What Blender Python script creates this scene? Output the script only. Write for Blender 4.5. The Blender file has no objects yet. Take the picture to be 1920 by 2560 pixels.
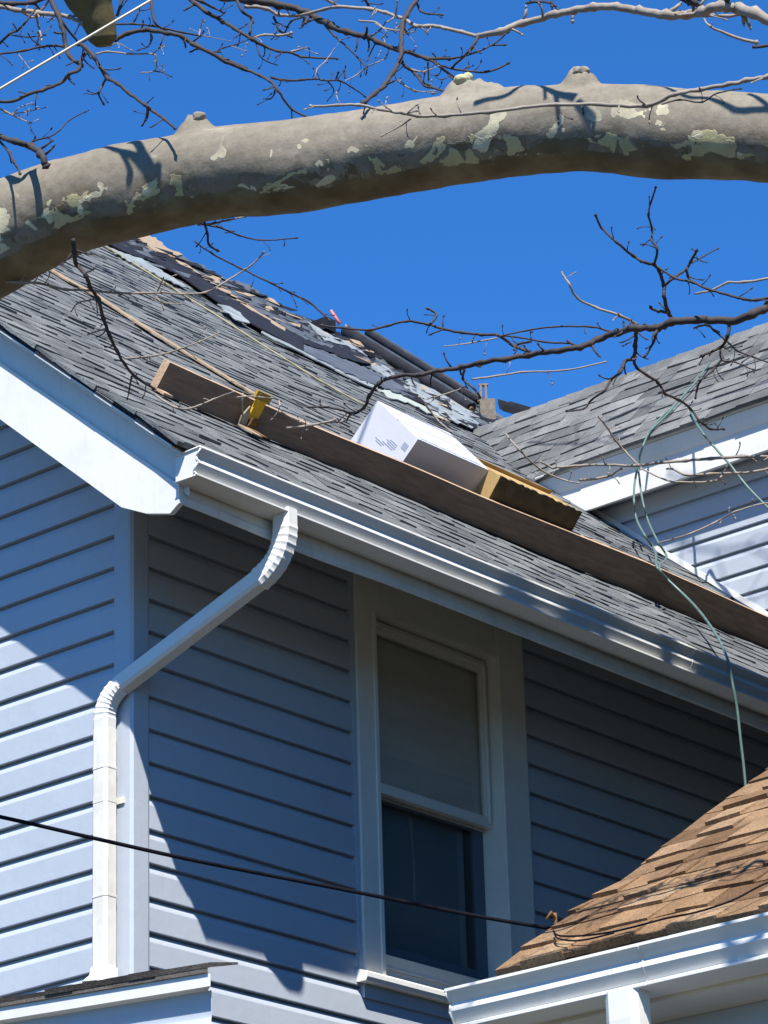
import bpy, bmesh, math, random
from mathutils import Vector, Matrix, noise
random.seed(7)
S = bpy.context.scene
# ---------------------------------------------------------------- camera
CF, CP, CR, CH = 8357.92, 0.388102644, -0.0302896426, 2.27035179
CAM = Vector((8.17429504, -8.24795815, 1.6))
fw = Vector((math.cos(CH)*math.cos(CP), math.sin(CH)*math.cos(CP), math.sin(CP)))
rt0 = fw.cross(Vector((0, 0, 1))).normalized()
up0 = rt0.cross(fw)
rt = rt0*math.cos(CR) + up0*math.sin(CR)
up = up0*math.cos(CR) - rt0*math.sin(CR)
cd = bpy.data.cameras.new("camera")
cam = bpy.data.objects.new("camera", cd)
S.collection.objects.link(cam)
cam.matrix_world = Matrix(((rt.x, up.x, -fw.x, CAM.x), (rt.y, up.y, -fw.y, CAM.y), (rt.z, up.z, -fw.z, CAM.z), (0, 0, 0, 1)))
cd.sensor_fit = 'VERTICAL'; cd.sensor_height = 24; cd.lens = CF/2560*24
cd.clip_start = 0.1; cd.clip_end = 3000
S.camera = cam
# ---------------------------------------------------------------- light
SUN = Vector((1.0, -1.103, 1.931)).normalized()
w = bpy.data.worlds.new("World"); S.world = w; w.use_nodes = True
nt = w.node_tree
bg = nt.nodes['Background']
sky = nt.nodes.new('ShaderNodeTexSky'); sky.sky_type = 'NISHITA'; sky.sun_disc = False
sky.sun_elevation = math.asin(SUN.z)
sky.sun_rotation = math.atan2(SUN.x, SUN.y)
sky.air_density = 1.0; sky.dust_density = 0.0; sky.ozone_density = 3.2; sky.altitude = 300
tint = nt.nodes.new('ShaderNodeMix'); tint.data_type = 'RGBA'; tint.blend_type = 'MULTIPLY'; tint.inputs[0].default_value = 1
tint.inputs[7].default_value = (.185, .55, .95, 1)      # very clear, deep blue winter sky
nt.links.new(sky.outputs[0], tint.inputs[6]); nt.links.new(tint.outputs[2], bg.inputs[0]); bg.inputs[1].default_value = 0.12
sl = bpy.data.lights.new("sun", 'SUN'); sl.energy = 5.0; sl.angle = math.radians(0.53); sl.color = (1.0, 0.965, 0.9)
so = bpy.data.objects.new("sun", sl); S.collection.objects.link(so)
so.rotation_euler = SUN.to_track_quat('Z', 'Y').to_euler(); so.location = (5, -5, 20)
S.view_settings.view_transform = 'Standard'; S.view_settings.look = 'None'
S.view_settings.exposure = 0.82; S.view_settings.gamma = 1; S.view_settings.use_curve_mapping = False

# ---------------------------------------------------------------- helpers
K = 1920/1659
def ray(px, py): return fw*CF + rt*(px-960) - up*(py-1280)
def at(px, py, depth): return CAM + ray(px, py)*(depth/CF)
def onax(px, py, ax, v):
    d = ray(px, py); return CAM + d*((v-CAM[ax])/d[ax])
def onpl(px, py, n, c):     # plane n.p = c
    d = ray(px, py); return CAM + d*((c-n.dot(CAM))/n.dot(d))
def Z(ox, oy, s):            # zoomed-crop reader -> photo pixels
    return lambda pts: [(ox+p[0]*s, oy+p[1]*s) for p in pts]

def link(o, parent=None):
    S.collection.objects.link(o)
    if parent is not None: o.parent = parent
    return o
def mesh_obj(name, bm, mat, parent=None, smooth=False):
    me = bpy.data.meshes.new(name); bm.to_mesh(me); bm.free()
    if smooth:
        for p in me.polygons: p.use_smooth = True
    mats = mat if isinstance(mat, (list, tuple)) else [mat]
    for m in mats: me.materials.append(m)
    o = bpy.data.objects.new(name, me)
    link(o, parent)
    if parent is not None: o.matrix_parent_inverse = Matrix.Translation(-parent.location)
    return o
def thing(name, label, cat, loc=(0, 0, 0), group=None):
    o = bpy.data.objects.new(name, None); o.empty_display_size = .2; o.location = loc; link(o)
    o['label'] = label; o['category'] = cat
    if group: o['group'] = group
    return o
def tag(o, label, cat, group=None):
    o['label'] = label; o['category'] = cat
    if group: o['group'] = group
    return o
def face(bm, pts, mi=0):
    vs = [bm.verts.new(p) for p in pts]
    f = bm.faces.new(vs); f.material_index = mi; return f
def boxf(bm, O, U, V, W, mi=0):   # box from corner O with edge vectors
    O, U, V, W = Vector(O), Vector(U), Vector(V), Vector(W)
    if U.cross(V).dot(W) < 0: U, V = V, U
    c = [bm.verts.new(O+U*a+V*b+W*d) for d in (0, 1) for b in (0, 1) for a in (0, 1)]
    for q in ((0, 2, 3, 1), (4, 5, 7, 6), (0, 1, 5, 4), (2, 6, 7, 3), (0, 4, 6, 2), (1, 3, 7, 5)):
        f = bm.faces.new([c[i] for i in q]); f.material_index = mi
def box(bm, x0, x1, y0, y1, z0, z1, mi=0): boxf(bm, (x0, y0, z0), (x1-x0, 0, 0), (0, y1-y0, 0), (0, 0, z1-z0), mi)
def prism(bm, prof, A, B, ex, ez, mi=0, cap=True):
    """profile [(a,b)] in (ex,ez) frame swept from A to B"""
    A, B, ex, ez = Vector(A), Vector(B), Vector(ex), Vector(ez)
    n = len(prof)
    a = [bm.verts.new(A+ex*p+ez*q) for p, q in prof]; b = [bm.verts.new(B+ex*p+ez*q) for p, q in prof]
    for i in range(n):
        j = (i+1) % n
        f = bm.faces.new((a[i], a[j], b[j], b[i])); f.material_index = mi
    if cap:
        bm.faces.new(a[::-1]).material_index = mi; bm.faces.new(b).material_index = mi
    bmesh.ops.recalc_face_normals(bm, faces=bm.faces[:])
def slab(bm, pts, n, th, mi=0):
    n = Vector(n).normalized()*th
    a = [bm.verts.new(Vector(p)) for p in pts]; b = [bm.verts.new(Vector(p)+n) for p in pts]
    bm.faces.new(a[::-1]).material_index = mi; bm.faces.new(b).material_index = mi
    for i in range(len(a)):
        j = (i+1) % len(a)
        bm.faces.new((a[i], a[j], b[j], b[i])).material_index = mi
def smooth_path(pts, n=4):
    pts = [Vector(p) for p in pts]; out = []
    for i in range(len(pts)-1):
        p0 = pts[max(i-1, 0)]; p1 = pts[i]; p2 = pts[i+1]; p3 = pts[min(i+2, len(pts)-1)]
        for k in range(n):
            t = k/n
            out.append(.5*((2*p1)+(p2-p0)*t+(2*p0-5*p1+4*p2-p3)*t*t+(3*p1-p0-3*p2+p3)*t**3))
    out.append(pts[-1]); return out
def tube(bm, pts, rad, seg=8, mi=0, cap=True):
    """rad: list or (r0,r1)"""
    pts = [Vector(p) for p in pts]; n = len(pts)
    if not isinstance(rad, list): rad = [rad[0]+(rad[1]-rad[0])*i/(n-1) for i in range(n)]
    t = (pts[1]-pts[0]).normalized(); a = t.orthogonal().normalized(); rings = []
    for i in range(n):
        t2 = (pts[min(i+1, n-1)]-pts[max(i-1, 0)]).normalized()
        a = (a-t2*a.dot(t2)).normalized(); b = t2.cross(a)
        rings.append([bm.verts.new(pts[i]+(a*math.cos(2*math.pi*k/seg)+b*math.sin(2*math.pi*k/seg))*rad[i]) for k in range(seg)])
    for i in range(n-1):
        for k in range(seg):
            f = bm.faces.new((rings[i][k], rings[i][(k+1) % seg], rings[i+1][(k+1) % seg], rings[i+1][k])); f.material_index = mi; f.smooth = True
    if cap:
        bm.faces.new(rings[0][::-1]).material_index = mi; bm.faces.new(rings[-1]).material_index = mi

# ---------------------------------------------------------------- materials
class NB:
    def __init__(s, name):
        s.m = bpy.data.materials.new(name); s.m.use_nodes = True
        s.t = s.m.node_tree; s.b = s.t.nodes['Principled BSDF']
    def n(s, typ, **kw):
        x = s.t.nodes.new(typ)
        for k, v in kw.items():
            if k in x.inputs.keys(): x.inputs[k].default_value = v
            else: setattr(x, k, v)
        return x
    def l(s, a, b): s.t.links.new(a, b)
    def coord(s, scale=(1, 1, 1)):
        c = s.n('ShaderNodeTexCoord'); m = s.n('ShaderNodeMapping'); m.inputs['Scale'].default_value = scale
        s.l(c.outputs['Object'], m.inputs[0]); return m.outputs[0]
    def noise(s, vec, scale, detail=4, rough=.55, dist=0):
        x = s.n('ShaderNodeTexNoise'); x.inputs['Scale'].default_value = scale; x.inputs['Detail'].default_value = detail
        x.inputs['Roughness'].default_value = rough; x.inputs['Distortion'].default_value = dist
        s.l(vec, x.inputs['Vector']); return x.outputs['Fac']
    def ramp(s, fac, stops, interp='LINEAR'):
        r = s.n('ShaderNodeValToRGB'); cr = r.color_ramp; cr.interpolation = interp
        while len(cr.elements) < len(stops): cr.elements.new(.5)
        for e, (p, c) in zip(cr.elements, stops):
            e.position = p; e.color = (*c, 1) if not isinstance(c, (int, float)) else (c, c, c, 1)
        s.l(fac, r.inputs[0]); return r.outputs[0]
    def mix(s, fac, a, b, mode='MIX'):
        x = s.n('ShaderNodeMix', data_type='RGBA', blend_type=mode)
        for i, v in ((0, fac), (6, a), (7, b)):
            if hasattr(v, 'default_value') or hasattr(v, 'is_linked'): s.l(v, x.inputs[i])
            elif isinstance(v, (int, float)): x.inputs[i].default_value = v if i == 0 else (v, v, v, 1)
            else: x.inputs[i].default_value = (*v, 1)
        return x.outputs[2]
    def bump(s, h, strength=.3, dist=.01):
        b = s.n('ShaderNodeBump'); b.inputs['Strength'].default_value = strength; b.inputs['Distance'].default_value = dist
        s.l(h, b.inputs['Height']); s.l(b.outputs[0], s.b.inputs['Normal'])
    def fin(s, col, rough=.6, spec=.3, metal=0):
        if hasattr(col, 'is_linked'): s.l(col, s.b.inputs['Base Color'])
        else: s.b.inputs['Base Color'].default_value = (*col, 1)
        if hasattr(rough, 'is_linked'): s.l(rough, s.b.inputs['Roughness'])
        else: s.b.inputs['Roughness'].default_value = rough
        s.b.inputs['Specular IOR Level'].default_value = spec; s.b.inputs['Metallic'].default_value = metal
        return s.m
def paint(name, col, rough=.45, dirt=.12, dcol=(.30, .28, .22), spec=.35, bump=.15, scale=3):
    m = NB(name); v = m.coord()
    n1 = m.noise(v, scale, 6, .65); n2 = m.noise(m.coord((14, 14, 1.6)), 3, 4, .6)
    d = m.ramp(n1, [(.45, 0.0), (.8, 1.0)]); st = m.ramp(n2, [(.55, 0.0), (.85, 1.0)])
    c = m.mix(m.mix(dirt, (0, 0, 0), d), col, dcol)
    c = m.mix(m.mix(dirt*.8, (0, 0, 0), st), c, dcol)
    m.bump(m.noise(v, 18, 3), bump, .004)
    r = m.ramp(n1, [(0, max(rough-.1, .05)), (1, rough+.12)])
    return m.fin(c, r, spec)
M = {}
M['siding'] = paint('blue_vinyl_siding', (.41, .445, .49), .42, .22, (.27, .29, .31), .4, .35, 2.2)
M['wingsiding'] = M['siding']
M['white'] = paint('white_aluminium_trim', (.69, .68, .64), .42, .22, (.36, .34, .28), .22, .25, 4)
M['whitedirty'] = paint('weathered_white_paint', (.70, .67, .60), .5, .5, (.36, .33, .25), .35, .4, 6)
M['cream'] = paint('cream_trim', (.74, .70, .62), .5, .22, (.33, .31, .24), .3, .3, 5)
M['greyblue'] = paint('pale_blue_panel', (.40, .45, .50), .5, .15, (.3, .3, .28), .3, .3, 3)
def shingle_mat(name, stops, speck=.5, gran=220, blotch=(.5, .5, .5)):
    m = NB(name); v = m.coord()
    a = m.n('ShaderNodeAttribute'); a.attribute_name = 'tint'
    base = m.ramp(a.outputs['Fac'], stops)
    g = m.noise(v, gran, 2, .7); gg = m.ramp(g, [(.3, 1-speck), (.7, 1+speck*.4)])
    c = m.mix(1, base, gg, 'MULTIPLY')
    b = m.ramp(m.noise(v, 1.1, 5, .6), [(.3, blotch), (.65, (1, 1, 1))])
    c = m.mix(1, c, b, 'MULTIPLY')
    c = m.mix(1, c, m.ramp(m.noise(m.coord((7, 7, 1)), 1.6, 4, .65), [(.35, (.80, .80, .79)), (.6, (1.06, 1.05, 1.03))]), 'MULTIPLY')
    m.bump(m.noise(v, 130, 3, .7), .7, .006)
    return m.fin(c, .93, .15)
M['greyshingle'] = shingle_mat('grey_asphalt_shingle', [(0, (.10, .106, .11)), (.3, (.175, .183, .186)), (.6, (.198, .207, .208)), (1, (.235, .244, .24))], .4, 160, (.86, .88, .9))
M['wingshingle'] = shingle_mat('grey_green_asphalt_shingle', [(0, (.10, .105, .105)), (.4, (.185, .19, .188)), (1, (.25, .255, .25))], .4, 160, (.8, .8, .8))
M['brownshingle'] = shingle_mat('brown_asphalt_shingle', [(0, (.13, .073, .036)), (.3, (.25, .15, .078)), (.65, (.33, .205, .11)), (1, (.41, .275, .16))], .5, 150, (.72, .72, .76))
M['lowshingle'] = shingle_mat('dark_grey_brown_shingle', [(0, (.06, .05, .045)), (.5, (.10, .09, .08)), (1, (.16, .14, .12))], .4, 160, (.8, .8, .8))
def plain(name, col, rough=.7, spec=.25, var=.25, scale=12, bump=.3, vec=(1, 1, 1)):
    m = NB(name); v = m.coord(vec)
    n = m.noise(v, scale, 5, .65)
    f = m.ramp(n, [(.25, 1-var), (.75, 1+var)])
    c = m.mix(1, col, f, 'MULTIPLY')
    m.bump(n, bump, .004)
    return m.fin(c, rough, spec)
M['plank'] = plain('weathered_plank', (.22, .155, .115), .85, .15, .3, 20, .5, (3, .4, 3))
M['plankedge'] = plain('sunlit_plank_wood', (.42, .29, .19), .8, .2, .3, 22, .5, (3, .4, 3))  # lighter copy of the plank wood: sun on edge and end painted in
M['tanwood'] = plain('tan_wood', (.30, .225, .15), .8, .2, .4, 30, .4)
M['cardboard'] = plain('ochre_cardboard', (.40, .27, .12), .85, .1, .2, 14, .4)
M['cardboard_shade'] = plain('shaded_cardboard', (.105, .085, .05), .9, .1, .3, 20, .5)  # darker copy of the cardboard: shade on the front panel painted in
M['boxwhite'] = plain('white_carton', (.56, .56, .59), .6, .3, .06, 6, .15)
M['ink'] = plain('faded_ink', (.30, .33, .42), .7, .2, .15, 20, .1)
M['yellow'] = plain('yellow_painted_steel', (.75, .42, .02), .5, .4, .2, 30, .3)
M['rust'] = plain('rusted_steel', (.16, .09, .04), .85, .2, .35, 40, .5)
M['felt'] = plain('black_roofing_felt', (.016, .017, .022), .8, .15, .5, 9, .6)
M['felt2'] = plain('grey_roofing_felt', (.075, .085, .10), .7, .3, .45, 7, .5)
M['sheet'] = plain('pale_underlay_sheet', (.23, .25, .245), .6, .3, .45, 7, .4)
M['cable'] = plain('black_cable', (.006, .006, .010), .8, .1, .2, 20, .1)
M['wire'] = plain('pale_metal_wire', (.42, .37, .28), .35, .6, .15, 20, .1)
M['hose'] = plain('green_hose', (.10, .165, .14), .4, .4, .2, 20, .1)
M['yrope'] = plain('yellow_rope', (.28, .26, .16), .9, .1, .2, 40, .3)
M['coral'] = plain('coral_plastic', (.9, .20, .14), .5, .3, .1, 20, .1)
M['dark'] = plain('dark_interior', (.02, .022, .026), .9, .1, .2, 4, .1)
M['blind'] = plain('pale_roller_blind', (.68, .64, .57), .8, .1, .12, 3, .1, (1, 1, 6))
M['flash'] = plain('gutter_interior', (.25, .25, .24), .6, .3, .3, 10, .2)
M['ground'] = plain('lawn_ground', (.065, .06, .04), .95, .1, .4, 1.5, .5)
M['road'] = plain('street_asphalt', (.06, .06, .06), .9, .2, .3, 3, .4)
# window glass: thin, mostly clear with sky/house reflections
m = NB('window_glass'); m.t.nodes.remove(m.b)
gl = m.n('ShaderNodeBsdfGlossy'); gl.inputs['Roughness'].default_value = .02; gl.inputs['Color'].default_value = (.9, .95, .95, 1)
tr = m.n('ShaderNodeBsdfTransparent'); tr.inputs['Color'].default_value = (.90, .90, .89, 1)
fr = m.n('ShaderNodeFresnel'); fr.inputs['IOR'].default_value = 1.5
mx = m.n('ShaderNodeMixShader'); gb = m.n('ShaderNodeNewGeometry'); inv = m.n('ShaderNodeMath', operation='SUBTRACT'); inv.inputs[0].default_value = 1; m.l(gb.outputs['Backfacing'], inv.inputs[1])
ml = m.n('ShaderNodeMath', operation='MULTIPLY'); m.l(fr.outputs[0], ml.inputs[0]); m.l(inv.outputs[0], ml.inputs[1]); m.l(ml.outputs[0], mx.inputs[0]); m.l(tr.outputs[0], mx.inputs[1]); m.l(gl.outputs[0], mx.inputs[2])
m.l(mx.outputs[0], m.t.nodes['Material Output'].inputs[0]); M['glass'] = m.m
# sycamore bark: smooth grey-tan with flaking plates in cream, yellow-green and olive
m = NB('sycamore_bark'); v = m.coord()
nz = m.n('ShaderNodeTexNoise'); nz.inputs['Scale'].default_value = 7; nz.inputs['Detail'].default_value = 5
m.l(v, nz.inputs['Vector'])
vm = m.n('ShaderNodeVectorMath', operation='MULTIPLY_ADD'); vm.inputs[1].default_value = (.16, .16, .16)
m.l(nz.outputs['Color'], vm.inputs[0]); m.l(v, vm.inputs[2])
warp = vm.outputs[0]
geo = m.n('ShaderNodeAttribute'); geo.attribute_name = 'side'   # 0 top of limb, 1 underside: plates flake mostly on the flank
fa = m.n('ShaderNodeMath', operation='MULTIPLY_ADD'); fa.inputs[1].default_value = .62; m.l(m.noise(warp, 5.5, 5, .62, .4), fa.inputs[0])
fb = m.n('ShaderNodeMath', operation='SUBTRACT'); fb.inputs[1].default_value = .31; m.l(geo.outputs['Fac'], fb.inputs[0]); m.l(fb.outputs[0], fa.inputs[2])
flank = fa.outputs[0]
base = m.ramp(m.noise(v, 3.2, 6, .6), [(.3, (.175, .150, .112)), (.7, (.255, .222, .172))])
fine = m.ramp(m.noise(v, 45, 5, .7), [(.3, .80), (.7, 1.12)])
base = m.mix(1, base, fine, 'MULTIPLY')
def masked(fac, lo, hi, stops):
    return m.mix(1, m.ramp(fac, [(lo, 0.0), (hi, 1.0)]), m.ramp(flank, stops), 'MULTIPLY')
plates = masked(m.noise(warp, 10, 4, .6, .4), .50, .51, [(0, 0.0), (.20, .0), (.21, .7), (1, .7)])
base = m.mix(plates, base, (.165, .135, .095))
olive = masked(m.noise(warp, 9, 4, .6, .6), .52, .53, [(0, 0.0), (.34, .0), (.35, 1.0), (1, 1.0)])
c = m.mix(olive, base, m.ramp(m.noise(v, 14, 4), [(.3, (.12, .092, .055)), (.7, (.19, .15, .09))]))
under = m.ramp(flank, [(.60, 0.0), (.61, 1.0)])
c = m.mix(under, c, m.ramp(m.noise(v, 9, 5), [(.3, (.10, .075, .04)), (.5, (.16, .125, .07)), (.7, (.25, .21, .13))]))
cream = masked(m.noise(warp, 10, 3, .55, .5), .545, .551, [(0, 0.0), (.30, 0.0), (.31, 1.0), (.60, 1.0), (.61, 0.0)])
c = m.mix(cream, c, m.ramp(m.noise(v, 12, 4), [(.3, (.36, .31, .17)), (.7, (.50, .45, .26))]))
white = masked(m.noise(warp, 14, 2, .5), .62, .625, [(0, 0.0), (.22, 1.0), (.55, 1.0), (.56, 0.0)])
c = m.mix(white, c, (.55, .50, .34))
m.bump(m.mix(.45, m.mix(.5, m.mix(.5, olive, cream), m.mix(.5, under, white)), m.noise(v, 28, 6, .7)), .6, .010)
M['bark'] = m.fin(c, .85, .2)
M['twig'] = plain('dark_twig_bark', (.048, .040, .040), .8, .3, .3, 30, .4)
M['paletwig'] = plain('sunlit_twig_bark', (.26, .22, .18), .75, .3, .25, 30, .4)  # paler copy of the twig bark: sunlight on the twigs painted in
M['stub'] = plain('olive_mottled_bark', (.13, .105, .05), .9, .2, .45, 14, .6)

# ---------------------------------------------------------------- ground, street
def struct(o): o['kind'] = 'structure'; return o
bm = bmesh.new(); face(bm, [(-900, -900, 0), (900, -900, 0), (900, 900, 0), (-900, 900, 0)])
struct(mesh_obj('ground', bm, M['ground']))
bm = bmesh.new(); Dd = (CAM.xy).normalized(); T = Vector((-Dd.y, Dd.x))
q = [Dd*9.5-T*60, Dd*9.5+T*60, Dd*16+T*60, Dd*16-T*60]
face(bm, [(p.x, p.y, .004) for p in q]); struct(mesh_obj('road', bm, M['road']))

# ---------------------------------------------------------------- the house
PT = .833                      # main roof pitch (rise per run)
Z0 = 6.871                     # main roof plane: z = Z0 - PT*x
NR = Vector((PT, 0, 1)).normalized(); DS = Vector((1, 0, -PT)).normalized()   # roof normal, down-slope
def Rp(px, py, off=0.0): return onpl(px, py, NR, NR.dot(Vector((0, 0, Z0)))+off)
house = thing('house', 'blue vinyl-sided house with grey shingle gable roof, white gutter and downspout', 'house', (0, 0, 0))
E0, EX = 4.759, .1274
def siding(bm, O, U, N, zs, rng):
    """O wall origin, U along, N outward; rng(z)->list of (u0,u1)"""
    U, N, O = Vector(U), Vector(N), Vector(O)
    prof = [(0.0, .0185), (.02, .0195), (.70, .0175), (.78, .0135), (.915, .005), (.935, -.004), (1.0, -.007)]
    for z in zs:
        for u0, u1 in rng(z):
            if u1-u0 < .01: continue
            # split long runs at panel laps
            cuts = [u0]; x = u0+random.uniform(.6, 3.6)
            while x < u1-.3: cuts.append(x); x += 3.66
            cuts.append(u1)
            for ci in range(len(cuts)-1):
                a, b = cuts[ci], cuts[ci+1]+(.02 if ci < len(cuts)-2 else 0); lift = .0012*(ci % 2)
                nseg = max(2, int((b-a)/.35))
                cols = []
                for k in range(nseg+1):
                    u = a+(b-a)*k/nseg
                    wv = .0016*noise.noise(Vector((u*1.3, z*3, 1.7)))
                    zz = .0012*noise.noise(Vector((u*.9, z*5, 9.1)))
                    ring = [bm.verts.new(O+U*u+N*(-.0072)+Vector((0, 0, z+zz)))]
                    for t, d in prof: ring.append(bm.verts.new(O+U*u+N*(d+wv*(1-t)+lift)+Vector((0, 0, z+t*EX+zz*(1-t)))))
                    cols.append(ring)
                for k in range(nseg):
                    for i in range(len(prof)):
                        bm.faces.new((cols[k][i], cols[k+1][i], cols[k+1][i+1], cols[k][i+1]))
    bmesh.ops.recalc_face_normals(bm, faces=bm.faces[:])
def orient(bm, N):
    N = Vector(N)
    for f in bm.faces:
        f.normal_update()
        if f.normal.dot(N) < -0.05: f.normal_flip()
zs = [E0+EX*k for k in range(-36, 40)]
# gable-end wall (faces -y)
bm = bmesh.new()
siding(bm, (0, 0, 0), (1, 0, 0), (0, -1, 0), zs,
       lambda z: [(max(-8.0, -11.2+(z+.2-Z0)/PT) if z > 6.3 else -8.0, min(-.068, (Z0-.18-z-EX)/PT))] if z < 11.2 else [])
orient(bm, (0, -1, 0))
mesh_obj('wall', bm, M['siding'], house)
# eave-side wall (faces +x), leaving the window opening
WY0, WY1, WZ0, WZ1 = 1.25, 2.29, 4.80, 6.42
bm = bmesh.new()
def rngR(z):
    if z > 6.5: return []
    if z+EX < WZ0-.02 or z > WZ1: return [(.066, 8.5)]
    return [(.066, WY0), (WY1, 8.5)]
siding(bm, (0, 0, 0), (0, 1, 0), (1, 0, 0), zs, rngR)
orient(bm, (1, 0, 0))
mesh_obj('wall', bm, M['siding'], house)
# solid wall core behind the siding so no light leaks through
bm = bmesh.new()
face(bm, [(-8, .012, 0), (-.012, .012, 0), (-.012, .012, 6.75), (-5.6, .012, 11.3), (-8, .012, 9.3)])
for y0, y1, z0, z1 in ((0.012, WY0, 0, 6.6), (WY1, 6.4, 0, 6.6), (WY0, WY1, 0, WZ0), (WY0, WY1, WZ1, 6.6)):
    face(bm, [(-.012, y0, z0), (-.012, y1, z0), (-.012, y1, z1), (-.012, y0, z1)])
mesh_obj('sheathing', bm, M['dark'], house)
# corner post
bm = bmesh.new()
prof = [(-.072, -.004), (-.072, -.020), (-.062, -.024), (.004, -.024), (.013, -.024), (.024, -.013), (.024, -.004), (.024, .060), (.020, .070), (.004, .070), (.003, -.003)]
prism(bm, prof, (0, 0, 0), (0, 0, 6.62), (1, 0, 0), (0, 1, 0))
mesh_obj('corner_post', bm, M['siding'], house)

# ---- main roof shingles
def shingles(bm, O, U, UP, N, ulen, slen, expo, clip=None, th=(.004, .011), wmin=.10, wmax=.24, wob=.004, darkp=.3):
    lay = bm.loops.layers.color.new('tint') if 'tint' not in bm.loops.layers.color else bm.loops.layers.color['tint']
    O, U, UP, N = [Vector(v) for v in (O, U, UP, N)]
    rows = int(slen/expo)
    for r in range(rows):
        s0 = r*expo; u = -random.uniform(0, .2); hi = True
        while u < ulen:
            wd = random.uniform(wmin, wmax); ua, ub = max(u, -.008-random.random()*.012), min(u+wd, ulen)
            u += wd; hi = not hi
            if ub-ua < .005: continue
            if clip and not clip((ua+ub)/2, s0+expo/2): continue
            t = th[1] if hi else th[0]
            t += random.uniform(-.001, .002)
            if random.random() < .04: t += .004
            js = random.uniform(-.004, .004)-(0.0 if hi else -.002)
            tint = (random.uniform(.5, 1) if hi else random.uniform(.32, .85))
            if random.random() < darkp*.5: tint *= .55
            ws = []
            for (uu, ss, hh) in ((ua, s0+js, t), (ub, s0+js, t+random.uniform(-.001, .001)), (ub, s0+expo+.02, .0005), (ua, s0+expo+.02, .0005)):
                wv = wob*noise.noise(Vector((uu*1.1, ss*1.6, 3.3)))*1.5+wob*.6*noise.noise(Vector((uu*5, ss*5, 8)))
                ws.append(O+U*uu+UP*ss+N*(hh+wv))
            v0, v1, v2, v3 = [bm.verts.new(p) for p in ws]
            b0 = bm.verts.new(ws[0]-N*(t+.012)); b1 = bm.verts.new(ws[1]-N*(t+.012))
            b2 = bm.verts.new(ws[2]-N*.008); b3 = bm.verts.new(ws[3]-N*.008)
            for q in ((v0, v1, v2, v3), (b0, b1, v1, v0), (b0, v0, v3, b3), (v1, b1, b2, v2)):
                f = bm.faces.new(q)
                for lp in f.loops: lp[lay] = (tint, tint, tint, 1)
RIDGE = -5.55
L = (RIDGE-.70)/(-DS.x)
bm = bmesh.new()
shingles(bm, (.70, -.458, Z0-PT*.70), (0, 1, 0), -DS, NR, 9.6, L, .137, None, (.0022, .0066), .07, .19, .012, .12)
mroof = mesh_obj('roof', bm, M['greyshingle'], house)
# deck under the shingles and the far slope
bm = bmesh.new()
for sgn in (1,):
    a = Vector((.685, -.464, Z0-PT*.685)) - NR*.014
    slab(bm, [a, a-DS*(L+.01), a-DS*(L+.01)+Vector((0, 9.6, 0)), a+Vector((0, 9.6, 0))], -NR, .010)
rz = Z0-PT*RIDGE
slab(bm, [(RIDGE, -.465, rz-.02), (RIDGE, 9.2, rz-.02), (-11.8, 9.2, rz-5.2), (-11.8, -.465, rz-5.2)], (0, 0, -1), .05)
mesh_obj('roof_deck', bm, M['felt'], house)
# ---- rake trim on the gable end: crown above, fascia below
up_s = -DS
bm = bmesh.new()
def rk(x, y, dz): return Vector((x, y, Z0-PT*x+dz))
# crown cross-section in (y, drop) swept up the slope
crown = [(-.376, -.200), (-.376, -.075), (-.392, -.068), (-.396, -.050), (-.412, -.044), (-.462, -.040), (-.463, -.018), (-.370, -.018), (-.370, -.200)]
x_lo, x_hi = .655, RIDGE
for i in range(len(crown)):
    j = (i+1) % len(crown)
    a, b = crown[i], crown[j]
    f = bm.faces.new([bm.verts.new(rk(x_lo, a[0], a[1])), bm.verts.new(rk(x_lo, b[0], b[1])), bm.verts.new(rk(x_hi, b[0], b[1])), bm.verts.new(rk(x_hi, a[0], a[1]))])
bm.faces.new([bm.verts.new(rk(x_lo, *p)) for p in crown])
bmesh.ops.remove_doubles(bm, verts=bm.verts, dist=1e-5); bmesh.ops.recalc_face_normals(bm, faces=bm.faces[:])
mesh_obj('rake_crown', bm, M['white'], house)
bm = bmesh.new()
# fascia: bottom edge follows z = 6.457-.849x, cut level at the eave end
out = [rk(-5.55, -.40, -.178), rk(.63, -.40, -.178), (.63, -.40, 6.100), (.585, -.40, 6.072), (.47, -.40, 6.105), (.345, -.40, 6.165), (-5.55, -.40, 6.457+.845*5.55)]
slab(bm, [Vector(p) for p in out], (0, 1, 0), .022)
bmesh.ops.recalc_face_normals(bm, faces=bm.faces[:])
mesh_obj('rake_fascia', bm, M['white'], house)
# sloped rake soffit and sloped eave soffit
bm = bmesh.new()
a = rk(.62, -.378, -.30)
boxf(bm, rk(.05, -.376, -.40), (0, .37, 0), rk(-5.5, 0, 0)-rk(.05, 0, 0), NR*-.008)
boxf(bm, rk(.600, -.37, -.235), (0, 8.5, 0), rk(-.02, 0, 0)-rk(.605, 0, 0), NR*-.012)
mesh_obj('soffit', bm, M['whitedirty'], house)
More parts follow.
